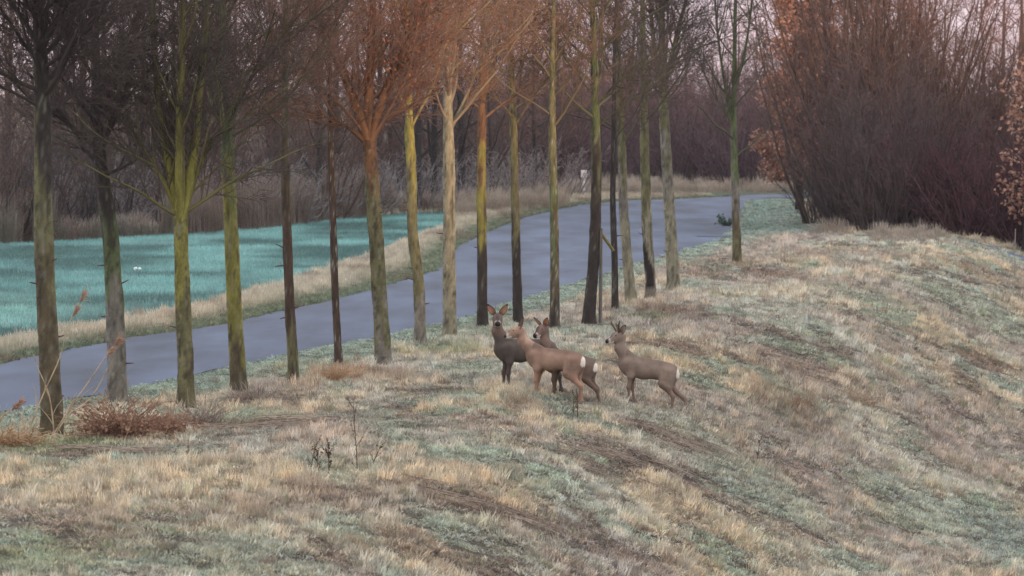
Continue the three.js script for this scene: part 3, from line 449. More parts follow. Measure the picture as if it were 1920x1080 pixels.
{
  const S = TUFT.map((g, i) => new Scatter('bank_grass', ['frosted straw-coloured grass standing on the bank', 'pale frosted grass leaning over on the bank', 'short matted frosted grass covering the bank', 'tall dry straw grass on the bank'][i], g, grassMat));
  const step = (d) => d < 115 ? .112 : d < 150 ? .15 : .2;
  for (let d = 56; d < 262;) {
    const st = step(d), half = .0873 * d + 2.2;
    for (let x = -half; x < half; x += st) {
      const X = x + rr(-.5, .5) * st, D = d + rr(-.5, .5) * st, u = X - crest(D);
      if (u < -9 && D < 190) continue;
      if (D > 205 && (X - crest(D) > -6 || D > 262) && !inPoly(mintPoly, X, D)) { if (rnd() > .25) continue; }
      if (inPoly(roadPoly, X, D) || onPath(X, D) || inPoly(fieldPoly, X, D)) continue;
      const farSide = D < 290 && distLine(roadFar, X, D) < distLine(roadNear, X, D); if (farSide) continue;
      const dr = distLine(roadNear, X, D), edge = 1 - smooth(.6, 1.7, dr + (fbm(X * .8, D * .5, 31, 2) - .5) * 1.2), mintP = inPoly(mintPoly, X, D) ? 1 : 0;
      // base mixture in irregular patches drawn out down the slope
      const sk = u > 0 ? 1.6 : .4, n1 = fbm(X * .55 + D * .05 * sk, D * .20, 11, 4), n2 = fbm(X * 1.5 + D * .16 * sk, D * .55 - X * .2 * sk, 51, 3), n3 = fbm(X * 3.1, D * 1.5, 71, 2);
      let c = mix3(G.frost, G.straw, smooth(.38, .62, n1)), hgt = mix(.8, 1.1, n1), bare = 0;
      c = mix3(c, G.mint, smooth(.50, .64, n2) * .8); hgt *= 1 - smooth(.52, .66, n2) * .3;
      const br = smooth(.60, .72, fbm(X * .8 + D * .09 * sk, D * .32 - X * .15 * sk, 91, 4)); c = mix3(c, G.brown, br * .75); hgt *= 1 - br * .45; bare = br * .1;
      c = mix3(c, G.dusk, smooth(.45, .6, fbm(X * .3, D * .12, 131, 3)) * .6);
      for (const p of PATCH) { const q = ((X - p.x) / p.rx) ** 2 + ((D - p.d) / p.rd) ** 2; if (q < 2.2) { const w = p.k * smooth(2.2, .2, q + (n2 - .5) * 2.4 + (n3 - .5) * 1.4); c = mix3(c, p.c, w); hgt = mix(hgt, hgt * p.h, w); if (p.h < .5) bare = Math.max(bare, w * .2); } }
      c = mix3(c, G.mint, edge * .85); c = mix3(c, G.teal, Math.max(edge * .35, mintP * .75)); hgt *= 1 - .45 * Math.max(edge, mintP);
      if (rnd() < bare) continue;
      const clump = fbm(X * 2.6 + 40, D * 2.0, 33, 2); if (clump < .36 && rnd() < .6) continue; hgt *= mix(.65, 1.3, smooth(.34, .66, clump));
      const v = rr(.5, 1.3) * mix(.84, 1.1, smooth(.35, .65, clump)), w = rr(-.07, .07), k = rnd(); c = [c[0] * v * (1 + w), c[1] * v, c[2] * v * (1 - w)];
      if (rnd() < .06) c = mix3(c, G.brown, .7); else if (rnd() < .05) c = mix3(c, G.green, .5);
      const which = hgt > 1.12 && k < .35 ? 3 : k < .38 * hgt ? 0 : k < .72 ? 1 : 2, sl = clamp(u / 4.2) * .3, sc = rr(.8, 1.25) * (st / .12) ** .6;
      S[which].add(X, groundY(X, D) - .01, D, sc, sc * hgt * rr(.75, 1.15) * .60 * Math.min(1, .12 / st + .25), c, rr(-.12, .12), -sl * rr(.4, 1.5) + rr(-.12, .12));
    }
    d += st;
  }
  S.forEach((s) => s.build());
  // verge between road and field: straw with green at the asphalt
  const V = new Scatter('verge_grass', 'frosted rough grass on the verge between road and field', TUFT[0], grassMat);
  for (let d = 96; d < 270; d += .24) for (let x = -.0873 * d - 3; x < .06 * d; x += .24) {
    const X = x + rr(-.12, .12), D = d + rr(-.12, .12); if (inPoly(roadPoly, X, D) || inPoly(fieldPoly, X, D)) continue;
    const a = distLine(roadFar, X, D), b = distLine(fieldNear, X, D), isV = D < 200 ? a < 5 && distLine(roadNear, X, D) > a : a < 6; if (!isV || (distLine(roadNear, X, D) < a)) continue;
    const w = 1 - smooth(.5, 1.3, a + (fbm(X, D * .6, 7, 2) - .5)); let c = mix3(mix3(G.frost, G.straw, fbm(X * .7, D * .4, 5, 3)), [.15, .22, .13], w * .85); c = mix3(c, G.brown, smooth(.6, .7, fbm(X * .5, D * .3, 15, 3)) * .5);
    const v = rr(.75, 1.15), s = rr(.9, 1.5); V.add(X, 0, D, s, s * (w > .5 ? .55 : rr(.7, 1.6)) * .75, [c[0] * v, c[1] * v, c[2] * v], rr(-.15, .15), rr(-.15, .15));
  }
  V.build();
  // winter crop on the field
  const F = new Scatter('winter_crop', 'short frosted teal-green crop covering the field', tuftGeo(22, .11, .2, .6, .006, .3), grassMat);
  for (let d = 104; d < 245; d += .34) for (let x = -.0873 * d - 3; x < .01 * d; x += .34) {
    const X = x + rr(-.17, .17), D = d + rr(-.17, .17); if (!inPoly(fieldPoly, X, D)) continue;
    const n = fbm(X * .35, D * .16, 61, 4), v = rr(.8, 1.15) * mix(.5, 1.35, smooth(.3, .7, n)), c = mix3([.175, .39, .375], [.25, .415, .415], fbm(X * 1.2, D * .5, 66, 3)), s = rr(.9, 1.5); F.add(X, .006, D, s, s * rr(.6, 1.1), [c[0] * v, c[1] * v, c[2] * v]);
  }
  F.build();
  // reeds and tall dead grass along the foot of the thickets
  const R = new Scatter('reed_belt', 'tall pale dead grass and reeds along the foot of the thicket', (() => { const m = new MB(); for (let k = 0; k < 24; k++) { const a = rnd() * 6.28, q = rr(0, .35), p = [Math.cos(a) * q, -.03, Math.sin(a) * q], l = rr(.6, 1.25), s = strand(p, norm([rr(-.2, .2), 1, rr(-.2, .2)]), l, 3, .08, 0), g = rr(.8, 1.15); m.tube(s, [.008, .007, .006, .0005], 3, [g, g, g]); } return m.geo(); })(), grassMat);
  for (let i = 0; i < fieldFar.length - 1; i++) { const a = fieldFar[i], b = fieldFar[i + 1], L = Math.hypot(b[0] - a[0], b[1] - a[1]); for (let k = 0; k < L * 9; k++) { const t = rnd(), e = rr(.3, 4.5), X = mix(a[0], b[0], t), D = mix(a[1], b[1], t) + e, pxl = X / D * FPX + 960; if (X / D < -.1) continue; const tallness = fbm(X * .3, 4, 1, 2) > .42 ? rr(.9, 2.1) : rr(.4, .9), c = mix3([.30, .235, .185], [.17, .12, .10], rnd()); R.add(X, 0, D, 1, tallness, pxl < 330 && e < 1.5 ? mix3(c, [.14, .18, .13], .5) : c); } }
  for (const [px0, px1, py, hh, n] of [[700, 1060, 398, .8, 520], [1060, 1480, 352, .55, 420], [1420, 1500, 350, .6, 120], [1500, 1590, 432, .5, 70], [1640, 1760, 446, .45, 60], [1480, 1530, 405, .5, 40]]) for (let k = 0; k < n; k++) { const px = rr(px0, px1), slope = px < 1060 ? -(px - 880) * .085 : 0, [X, D] = flat(px, py + slope + rr(-7, 9)); if (inPoly(roadPoly, X, D) || inPoly(mintPoly, X, D) || inPoly(fieldPoly, X, D)) continue; const c = mix3([.46, .37, .28], [.36, .31, .25], rnd()); R.add(X, groundY(X, D), D, rr(.6, 1), hh * rr(.3, 1.3), c); }
  R.build();
}
{ // pale dry stems lying down the slope over the worn patches
  const L = new Scatter('fallen_stems', 'pale dry grass stems lying flat down the slope', (() => { const m = new MB(); for (let k = 0; k < 7; k++) { const p = [rr(-.1, .1), rr(.03, .08), rr(-.25, .25)], sN = strand(p, norm([1, rr(-.08, .12), rr(-.25, .25)]), rr(.4, .9), 4, .08, -.01), g = rr(.75, 1.2); m.tube(sN, [.006, .006, .005, .004, .0005], 3, [g, g, g]); } return m.geo(); })(), grassMat);
  for (const p of PATCH) if (p.h <= .5 && p.c === G.brown) for (let k = 0; k < p.rx * p.rd * 9; k++) { const X = p.x + rr(-1.2, 1.2) * p.rx, D = p.d + rr(-1.2, 1.2) * p.rd, u = X - crest(D); if (u < -4) continue; const y = groundY(X, D), sx = (groundY(X + .5, D) - y) / .5, c = mix3([.50, .42, .32], [.26, .18, .14], rnd()); const q = new THREE.Quaternion().setFromEuler(new THREE.Euler(0, rr(-.5, .5), Math.atan(sx), 'ZYX')); L.m.push(new THREE.Matrix4().compose(new THREE.Vector3(X, y + .02, -D), q, new THREE.Vector3(1, 1, 1).multiplyScalar(rr(.6, 1.1)))); L.c.push(c); }
  L.build();
}
console.log('grass', performance.now() | 0);

// ---------------------------------------------------------------- roe deer: one skin over a skeleton of tapered bones
function skin(bones, cell, k) {   // naive surface nets over the smooth union of tapered capsules
  let lo = [1e9, 1e9, 1e9], hi = [-1e9, -1e9, -1e9];
  for (const [a, b, ra, rb] of bones) for (let c = 0; c < 3; c++) { lo[c] = Math.min(lo[c], a[c] - ra, b[c] - rb); hi[c] = Math.max(hi[c], a[c] + ra, b[c] + rb); }
  lo = lo.map((v) => v - .03); const n = hi.map((v, c) => Math.ceil((v + .03 - lo[c]) / cell) + 1), [nx, ny, nz] = n, F = new Float32Array(nx * ny * nz).fill(1);
  // each bone only touches the cells near it
  for (const [a, b, ra, rb, sq] of bones) {
    const R = Math.max(ra, rb) + k * 1.2 + cell * 2, i0 = [0, 1, 2].map((c) => Math.max(0, Math.floor((Math.min(a[c], b[c]) - R - lo[c]) / cell))), i1 = [0, 1, 2].map((c) => Math.min(n[c] - 1, Math.ceil((Math.max(a[c], b[c]) + R - lo[c]) / cell)));
    const bx = b[0] - a[0], by = b[1] - a[1], bz = b[2] - a[2], L = bx * bx + by * by + bz * bz || 1e-9, q = sq ?? 1;
    for (let z = i0[2]; z <= i1[2]; z++) for (let y = i0[1]; y <= i1[1]; y++) for (let x = i0[0]; x <= i1[0]; x++) {
      const px = lo[0] + x * cell - a[0], py = lo[1] + y * cell - a[1], pz = lo[2] + z * cell - a[2], t = clamp((px * bx + py * by + pz * bz) / L);
      const d = Math.hypot(px - bx * t, py - by * t, (pz - bz * t) * q) - mix(ra, rb, t), o = (z * ny + y) * nx + x, f = F[o], h = Math.max(k - Math.abs(f - d), 0) / k;
      F[o] = Math.min(f, d) - h * h * k * .25;
    }
  }
  const pos = [], idx = [], id = new Int32Array(nx * ny * nz).fill(-1), at = (x, y, z) => (z * ny + y) * nx + x;
  for (let z = 0; z < nz - 1; z++) for (let y = 0; y < ny - 1; y++) for (let x = 0; x < nx - 1; x++) {
    let sx = 0, sy = 0, sz = 0, m = 0;
    const v = (i, j, l) => F[at(x + i, y + j, z + l)];
    for (let ax = 0; ax < 3; ax++) for (let p = 0; p < 2; p++) for (let r = 0; r < 2; r++) {
      const A = ax === 0 ? [0, p, r] : ax === 1 ? [p, 0, r] : [p, r, 0], B = A.slice(); B[ax] = 1; const fa = v(...A), fb = v(...B);
      if ((fa < 0) !== (fb < 0)) { const t = fa / (fa - fb); sx += A[0] + (ax === 0 ? t : 0); sy += A[1] + (ax === 1 ? t : 0); sz += A[2] + (ax === 2 ? t : 0); m++; }
    }
    if (m) { id[at(x, y, z)] = pos.length / 3; pos.push(lo[0] + (x + sx / m) * cell, lo[1] + (y + sy / m) * cell, lo[2] + (z + sz / m) * cell); }
  }
  for (let z = 1; z < nz - 1; z++) for (let y = 1; y < ny - 1; y++) for (let x = 1; x < nx - 1; x++) {
    const f0 = F[at(x, y, z)] < 0;
    const face = (g, a, b, c, d) => { if (f0 === g) return; const q = [a, b, c, d].map((e) => id[at(x + e[0], y + e[1], z + e[2])]); if (f0) idx.push(q[0], q[1], q[2], q[0], q[2], q[3]); else idx.push(q[0], q[2], q[1], q[0], q[3], q[2]); };
    face(F[at(x + 1, y, z)] < 0, [0, -1, -1], [0, 0, -1], [0, 0, 0], [0, -1, 0]);
    face(F[at(x, y + 1, z)] < 0, [-1, 0, -1], [-1, 0, 0], [0, 0, 0], [0, 0, -1]);
    face(F[at(x, y, z + 1)] < 0, [-1, -1, 0], [0, -1, 0], [0, 0, 0], [-1, 0, 0]);
  }
  const g = new THREE.BufferGeometry(); g.setAttribute('position', new THREE.Float32BufferAttribute(pos, 3)); g.setIndex(idx); g.computeVertexNormals(); return g;
}
// Local axes: +x towards the head, y up, withers 0.72 m. face: where the muzzle points; z < 0 is the side that faces the viewer.
function deer(o) {
  const sl = (o.slope ?? 0) * Math.cos(o.yaw), V = (x, y, z) => [x, y + sl * x, z], head = o.head, f = norm(o.face), B = [];
  const side = norm([-f[2], 0, f[0]]), up = norm([side[1] * f[2] - side[2] * f[1], side[2] * f[0] - side[0] * f[2], side[0] * f[1] - side[1] * f[0]]); if (up[1] < 0) { up[0] *= -1; up[1] *= -1; up[2] *= -1; }
  const hs = o.hs ?? 1.25, H = (a, b, c) => add(add(add(head, f, a * hs), up, b * hs), side, c * hs);
  B.push([V(.25, .565, 0), V(.05, .57, 0), .150, .150, 1.22], [V(.05, .57, 0), V(-.18, .60, 0), .148, .132, 1.15], [V(-.18, .605, 0), V(-.36, .615, 0), .132, .125, 1.1], [V(.17, .65, 0), V(-.30, .67, 0), .075, .08, 1.1], [V(.33, .58, 0), V(.25, .52, 0), .105, .11, 1.2]);
  const nb = V(.30, .64, 0), mid = add(mix3(nb, head, .55), [.035, -.01, 0]);
  B.push([nb, mid, .108, .072], [mid, H(-.055, -.02, 0), .072, .056], [V(.24, .68, 0), mid, .08, .06]);
  B.push(...[[H(-.02, .006, 0), H(.035, .008, 0), .056, .050], [H(.03, 0, 0), H(.135, -.028, 0), .045, .026], [H(.0, -.03, 0), H(.125, -.042, 0), .036, .019], [H(.13, -.02, 0), H(.152, -.026, 0), .021, .018]].map(([a, b, ra, rb]) => [a, b, ra * hs, rb * hs]));
  for (const s of [-1, 1]) {
    const F = o.front?.[s] ?? 0, R = o.hind?.[s] ?? 0;
    B.push([V(.26, .60, s * .075), V(.225, .43, s * .085), .085, .050], [V(.225, .43, s * .085), V(.25 + F * .5, .25, s * .08), .044, .024], [V(.25 + F * .5, .25, s * .08), V(.235 + F, .07, s * .078), .0225, .0165], [V(.235 + F, .07, s * .078), V(.255 + F, .012, s * .078), .0175, .021]);
    B.push([V(-.34, .62, s * .06), V(-.27, .44, s * .095), .115, .082], [V(-.37, .55, s * .06), V(-.35, .42, s * .085), .09, .062], [V(-.28, .43, s * .093), V(-.43 + R * .6, .275, s * .08), .066, .029], [V(-.435 + R * .6, .285, s * .08), V(-.42 + R, .07, s * .078), .025, .0175], [V(-.42 + R, .07, s * .078), V(-.395 + R, .012, s * .078), .018, .021]);
  }
  B.push([V(-.455, .63, 0), V(-.47, .58, 0), .03, .02]);
  const body = skin(B, .011, .045), p = body.attributes.position, nrm = body.attributes.normal, col = new Float32Array(p.count * 3);
  for (let i = 0; i < p.count; i++) {
    const x = p.getX(i), y0 = p.getY(i), z = p.getZ(i), q = [(x - head[0]) / hs, (y0 - head[1]) / hs, (z - head[2]) / hs], y = y0 - sl * x, a = q[0] * f[0] + q[1] * f[1] + q[2] * f[2], b = q[0] * up[0] + q[1] * up[1] + q[2] * up[2], c = q[0] * side[0] + q[1] * side[1] + q[2] * side[2];
    const n = fbm(x * 22, y * 22, z * 22, 3), isHead = a > -.07 && Math.abs(c) < .09 && Math.hypot(...q) < .2;
    let k = mix3(o.fur, o.fur2, smooth(.25, .75, fbm(x * 5, y * 5, z * 5 + o.seed, 2)));
    k = mix3(k, o.backc ?? mix3(k, [.05, .035, .03], .5), smooth(.66, .75, y) * (x < .3 ? 1 : 0) * (isHead ? 0 : .8));
    if (y < .40) k = mix3(k, o.leg ?? k, .8);
    if (y < .035) k = [.02, .018, .018];
    const rump = Math.hypot((x + .485) * .9, (y - .615) * .95, z * .95); if (x < -.40) k = mix3(k, [.66, .60, .53], smooth(.088, .060, rump + (n - .5) * .06));
    if (isHead) {
      k = mix3(k, o.facec ?? [.14, .09, .07], smooth(.0, .04, a) * .7);
      k = mix3(k, [.045, .035, .038], smooth(.012, .03, b + .02) * smooth(.028, .012, Math.abs(c)) * smooth(.0, .05, a) * .8);
      if (a > .08 && b < -.035 && b > -.07 && Math.abs(c) < .05 && !(y0 < head[1] - .13)) k = mix3(k, [.62, .58, .54], .85);
      if (a > .146) k = mix3(k, [.012, .011, .012], smooth(.146, .152, a) * (b > -.045 ? 1 : .2));
      if (a > .118 && a < .135 && Math.abs(c) > .012) k = mix3(k, [.5, .47, .44], .6);
    }
    if (!isHead && o.throat) k = mix3(k, o.throat, smooth(.66, .86, y + (n - .5) * .1) * smooth(.28, .42, x) * .5);
    const g = (.78 + n * .44) * 1.35; col.set([k[0] * g, k[1] * g, k[2] * g], i * 3);
  }
  body.setAttribute('color', new THREE.BufferAttribute(col, 3));
  body.setAttribute('uv', new THREE.BufferAttribute(new Float32Array(p.count * 2), 2));
  // ears: cupped leaf shapes, joined into the skin's mesh
  const geos = [body];
  for (const s of [-1, 1]) {
    const m = new MB(), root = H(-.025, .045, s * .04), ed = norm(add(add(add([0, 0, 0], up, o.earUp ?? .85), side, s * (o.earOut ?? .62)), f, o.earFwd ?? -.1)), open = norm(add(add([0, 0, 0], f, .9), side, s * .35)), wv = norm([ed[1] * open[2] - ed[2] * open[1], ed[2] * open[0] - ed[0] * open[2], ed[0] * open[1] - ed[1] * open[0]]), nn = norm([wv[1] * ed[2] - wv[2] * ed[1], wv[2] * ed[0] - wv[0] * ed[2], wv[0] * ed[1] - wv[1] * ed[0]]), of = nn[0] * open[0] + nn[1] * open[1] + nn[2] * open[2] < 0 ? -1 : 1;
    for (const lay of [0, 1]) { const NI = 9, NJ = 8, first = m.n; for (let i = 0; i <= NI; i++) for (let j = 0; j <= NJ; j++) { const t = i / NI, w = .044 * Math.sin(Math.PI * (.12 + .88 * t) ** .8) ** .75 + .002, v = (j / NJ - .5) * 2, cup = of * ((Math.abs(v) ** 2 - 1) * w * .75 * (1 - t * .5) + (lay ? -.006 : 0)), q = add(add(add(root, ed, t * .185 - .01), wv, v * w * (lay ? 1.06 : 1)), nn, cup), rim = Math.abs(v) > .8 || t > .86; m.vert(...q, rim || lay ? mix3(o.fur, [.04, .03, .028], rim ? .8 : .45) : mix3(o.earIn ?? [.46, .25, .17], [.20, .11, .08], smooth(.35, 0, t)), 0, 0); if (i && j) { const e = first + i * (NJ + 1) + j, a2 = e - NJ - 2, b2 = e - NJ - 1, c2 = e - 1; lay ? m.i.push(a2, e, b2, a2, c2, e) : m.i.push(a2, b2, e, a2, e, c2); } } }
    geos.push(m.geo());
  }
  const g = thing('roe_deer', o.label, 'deer', o.pos, o.group);
  const yaw = new THREE.Quaternion().setFromAxisAngle(new THREE.Vector3(0, 1, 0), Math.PI + o.yaw); g.quaternion.copy(yaw); if (o.scale) g.scale.setScalar(o.scale);
  part('body', mergeGeometries(geos), vmat({ roughness: .9 }), g);
  for (const s of [-1, 1]) { const e = new THREE.SphereGeometry(.0155, 12, 10); e.translate(...H(.045, .022, s * .041)); part('eye', e, eyeMat, g); }
  if (o.antlers) for (const s of [-1, 1]) {   // antlers in velvet: a beam with a short front tine
    const m = new MB(), a = H(-.005, .05, s * .026), pts = [a, add(add(a, up, .05), side, s * .032), add(add(add(a, up, .105), side, s * .072), f, .012), add(add(add(a, up, .16), side, s * .112), f, .008), add(add(add(a, up, .19), side, s * .132), f, .005)];
    m.tube(pts, [.016, .0145, .013, .010, .004], 8, (q, sd, k) => mix3([.075, .055, .042], [.15, .11, .08], hash3(sd, k, 3)));
    m.tube([pts[2], add(add(pts[2], f, .025), up, .03), add(add(pts[2], f, .04), up, .055)], [.010, .008, .003], 6, [.10, .07, .055]); part('antler', m.geo(), twigMat, g);
  }
  return g;
}
const eyeMat = new THREE.MeshStandardMaterial({ color: 0x0a0706, roughness: .15 });
function stand(px, d) { const x = (px - 960) / FPX * d; return [x, groundY(x, d), -d]; }
// pos is under the middle of the body: legs at +.24 (front) and -.41 (hind)
{
  const place = (pxFront, d, yaw, sc = 1) => { const x = (pxFront - 960) / FPX * d + .24 * sc * Math.cos(yaw), dd = d + .24 * sc * Math.sin(yaw); return [x, groundY(x, dd) - .02, -dd]; };
  const fur = [.115, .082, .064], fur2 = [.155, .112, .086];
  deer({ label: 'brownish grey roebuck with short antlers standing apart from the others', seed: 1, antlers: true, pos: place(1183, 98.0, -.2, 1.12), scale: 1.12, yaw: -.2, slope: .24, head: [.43, 1.06, -.02], face: [.80, -.20, -.56], fur: [.16, .122, .098], fur2: [.215, .165, .13], backc: [.11, .08, .064], leg: [.17, .12, .09], facec: [.19, .145, .12], earOut: .85, earUp: .75, earFwd: -.3, earIn: [.46, .37, .30], front: { '-1': .02, 1: -.03 }, hind: { '-1': .03, 1: -.20 } });
  deer({ label: 'warm reddish brown deer in profile with raised head, standing in front of two others', seed: 2, pos: place(1010, 95.8, -.44, 1.13), scale: 1.13, yaw: -.44, slope: .15, hs: 1.2, head: [.555, .985, -.04], face: [.88, -.22, -.38], fur: [.20, .128, .094], fur2: [.275, .182, .134], backc: [.105, .066, .05], leg: [.27, .165, .11], throat: [.38, .28, .21], facec: [.33, .225, .165], earFwd: -.6, earOut: .35, earUp: .85, earIn: [.20, .13, .10], front: { '-1': 0, 1: .07 }, hind: { '-1': -.06, 1: .05 } });
  deer({ label: 'dark grey-brown deer staring straight ahead with both ears pricked, left of the reddish one', seed: 3, pos: place(951, 96.8, .30, 1.19), scale: 1.19, yaw: .30, slope: .08, head: [.39, 1.03, -.03], face: [.27, -.20, -.93], fur: [.066, .054, .047], fur2: [.10, .082, .07], backc: [.05, .04, .035], leg: [.06, .046, .04], throat: [.13, .11, .095], earOut: .55, earUp: .9, earFwd: .1, earIn: [.60, .33, .21], front: { '-1': 0, 1: .03 }, hind: { '-1': -.10, 1: -.16 } });
  deer({ label: 'deer mostly hidden behind the reddish one, only head, rump and hind legs showing', seed: 4, pos: place(1042, 96.45, -.44, 1.02), scale: 1.02, yaw: -.44, slope: .26, hs: 1.3, head: [.47, 1.11, -.02], face: [.30, -.34, -.88], fur, fur2, backc: [.07, .05, .04], leg: [.10, .066, .05], facec: [.15, .10, .078], earOut: .62, earUp: .85, earFwd: .05, earIn: [.55, .30, .19], front: { '-1': 0, 1: .05 }, hind: { '-1': -.16, 1: -.05 } });
}
console.log('deer', performance.now() | 0);

// ---------------------------------------------------------------- plants, stakes and signs
const drop = (px, py) => { const [x, d] = onGround(px, py); return { x, d, y: groundY(x, d), s: FPX / d }; };
// tall bent reeds with feathery plumes beside the first tree: pixels along each stalk, at one distance
[['tall reed stalk with a feathery plume curving over the road, higher of the two longest', [[42, 806], [82, 738], [112, 672], [128, 612], [150, 566]], 82.2, .34], ['reed stalk bent far over with its plume against the mossy grey trunk', [[88, 812], [130, 768], [172, 708], [196, 672], [214, 648]], 82.6, .30], ['low bent reed stalk without a plume crossing in front of the olive brown trunk', [[92, 816], [124, 784], [168, 748], [190, 716], [202, 690]], 82.0, 0], ['short reed stalk with pale plume leaning at the frame edge beside the straw tuft', [[-14, 806], [0, 786], [14, 774], [30, 760]], 82.9, .22], ['thin dry stalk crossing the olive brown trunk low down', [[104, 812], [92, 740], [72, 690], [64, 664]], 82.4, 0]].forEach(([label, px, d, pl]) => {
  const f = px[0], x0 = (f[0] - 960) / FPX * d, y0 = groundY(x0, d), pts = px.map(([a, b], i) => { const q = atDepth(a, b, d); return [q[0] - x0, i ? q[1] - y0 : -.03, i * .03]; });
  const g = thing('reed_stalk', label, 'reed', [x0, y0, -d], 'bent reeds beside the first tree'), m = new MB(), c = new THREE.CatmullRomCurve3(pts.map((p) => new THREE.Vector3(...p))).getSpacedPoints(16).map((v) => [v.x, v.y, v.z]);
  m.tube(c, taper(17, .011, .006), 6, (p, sd, k) => k % 4 === 3 ? [.30, .22, .14] : [.52, .42, .28]); part('stem', m.geo(), plantMat, g);
  for (let k = 0; k < 3; k++) { const l = new MB(), [p, dd] = along(c, rr(.15, .5)), s = strand(p, turnFrom(dd, rr(.3, .6), rnd() * 6.28), rr(.25, .45), 4, .12, -.05); l.tube(s, [.004, .009, .008, .005, .0005], 3, [.50, .40, .27]); part('leaf', l.geo(), plantMat, g); }
  if (pl) { const p = new MB(), [e, dir] = along(c, 1); for (let k = 0; k < 110; k++) { const t = rnd(), [b] = along(c, .9 + .1 * t), s = strand(t < .5 ? b : add(e, dir, (t - .5) * pl * .8), norm(add(turnFrom(dir, rr(.15, .75), rnd() * 6.28), [.25, -.12, 0])), rr(.06, .16), 2, .2, -.05); p.tube(s, [.0045, .005, .0005], 3, mix3([.42, .24, .16], [.52, .34, .24], rnd())); } part('plume', p.geo(), plantMat, g); }
});
function clump(name, label, px, py, rpx, h, n, cols, arch, group) {   // a heap of arching dead stems with shrivelled leaves
  const q = drop(px, py), R = rpx / q.s, g = thing(name, label, name.includes('bramble') ? 'bramble' : 'grass tuft', [q.x, q.y, -q.d], group), m = new MB(), lv = new MB();
  for (let k = 0; k < n; k++) { const a = rnd() * 6.28, e = Math.sqrt(rnd()) * R * .75, p = [Math.cos(a) * e, -.04, Math.sin(a) * e * .6], b = rnd() * 6.28, s = strand(p, norm([Math.cos(b) * rr(.2, 1), rr(.5, 1.3), Math.sin(b) * rr(.2, 1)]), h * rr(.6, 1.5), 6, .16, -arch), c = mix3(cols[0], cols[1], rnd()); m.tube(s.map((v) => [v[0], Math.max(v[1], -.05), v[2]]), taper(7, .007, .0035), 3, c); if (cols[2]) for (let i = 0; i < 4; i++) leafQuad(lv, along(s, rr(.3, 1))[0], .05, [cols[1], cols[2]]); }
  part('stems', m.geo(), plantMat, g); if (cols[2]) part('leaves', lv.geo(), leafMat, g, 'stuff');
}
const RB = [[.20, .11, .08], [.41, .26, .175], [.28, .145, .095]], OR = [[.46, .29, .16], [.56, .40, .26]], GY = [[.26, .20, .17], [.42, .36, .31]];
clump('dead_bramble', 'red-brown heap of dead bramble at the foot of the grey mossy trunk', 222, 822, 55, .66, 300, RB, .16);
clump('dead_bramble', 'lower rusty bramble heap between the grey and the low-splitting trunk', 305, 812, 55, .38, 240, RB, .18);
clump('dead_bramble', 'greyish thin bramble beside the low-splitting trunk', 385, 800, 45, .42, 130, GY, .10);
clump('straw_tuft', 'orange straw tuft flattened to one side at the olive brown trunk', 22, 838, 60, .5, 240, OR, .20);
clump('straw_tuft', 'straw tuft around the foot of the thinnest dark tree', 628, 716, 42, .34, 170, OR, .12);
clump('straw_tuft', 'small straw tuft beside the thick pale olive trunk', 672, 706, 30, .28, 100, OR, .12);
clump('straw_tuft', 'greyish dry tuft at the foot of the yellow mossy trunk', 470, 752, 36, .28, 110, GY, .10);
clump('straw_tuft', 'dry brown tuft on the bank slope right of the roebuck', 1490, 770, 45, .36, 170, [[.30, .20, .13], [.42, .31, .22]], .08);
clump('straw_tuft', 'larger pale tuft next to the dry brown tuft on the slope', 1610, 760, 45, .36, 170, [[.42, .32, .23], [.52, .43, .33]], .08);
function weed(label, px, py, hpx, lean, n, seeds) {   // dry stalk with short side shoots and seed clusters
  const q = drop(px, py), h = hpx / q.s, g = thing('dried_weed', label, 'weed', [q.x, q.y, -q.d], 'dead weed stalks on the bank'), m = new MB(), sd = new MB(), main = strand([0, -.04, 0], norm([lean, 1, rr(-.1, .1)]), h, 8, .05, .02), c = [.095, .055, .04]; m.tube(main, taper(9, .009, .003), 5, c);
  for (let k = 0; k < n; k++) { const [p, d] = along(main, rr(.25, .95)), s = strand(p, turnFrom(d, rr(.4, .8), rnd() * 6.28), h * rr(.15, .38), 3, .12, .08); m.tube(s, taper(4, .005, .002), 3, c); for (let i = 0; i < seeds; i++) { const [b] = along(s, rr(.3, 1)); leafQuad(sd, b, .022, [[.07, .04, .03], [.13, .075, .05]]); } }
  part('stalk', m.geo(), plantMat, g); if (seeds) part('seeds', sd.geo(), plantMat, g, 'stuff');
}
weed('tallest single dead weed stalk on the bank, with few side shoots', 670, 884, 140, -.03, 5, 6);
weed('bushy dead weed with dark seed heads beside the tallest stalk', 616, 890, 62, .05, 12, 14); weed('low dead weed leaning away from the tallest stalk', 690, 884, 58, .42, 5, 6); weed('thin dead weed leaning over the pale straw', 575, 892, 70, .35, 4, 3);
weed('short dark dead weed with thick seed heads', 598, 888, 52, -.06, 9, 16); weed('dead weed with two long shoots in front of the reddish deer', 1072, 794, 62, .18, 6, 5); weed('dead weed upright before the reddish deer’s hind legs'.replace('’', "'"), 1083, 782, 50, -.05, 5, 6);
weed('pair of stubby dark weed stems in front of the rusty bramble', 352, 864, 34, 0, 3, 8); weed('stubby dark weed stem apart from the rusty bramble', 374, 866, 26, .05, 2, 8); weed('grey dead weed on the slope below the dry tufts', 1420, 860, 40, .1, 6, 6);
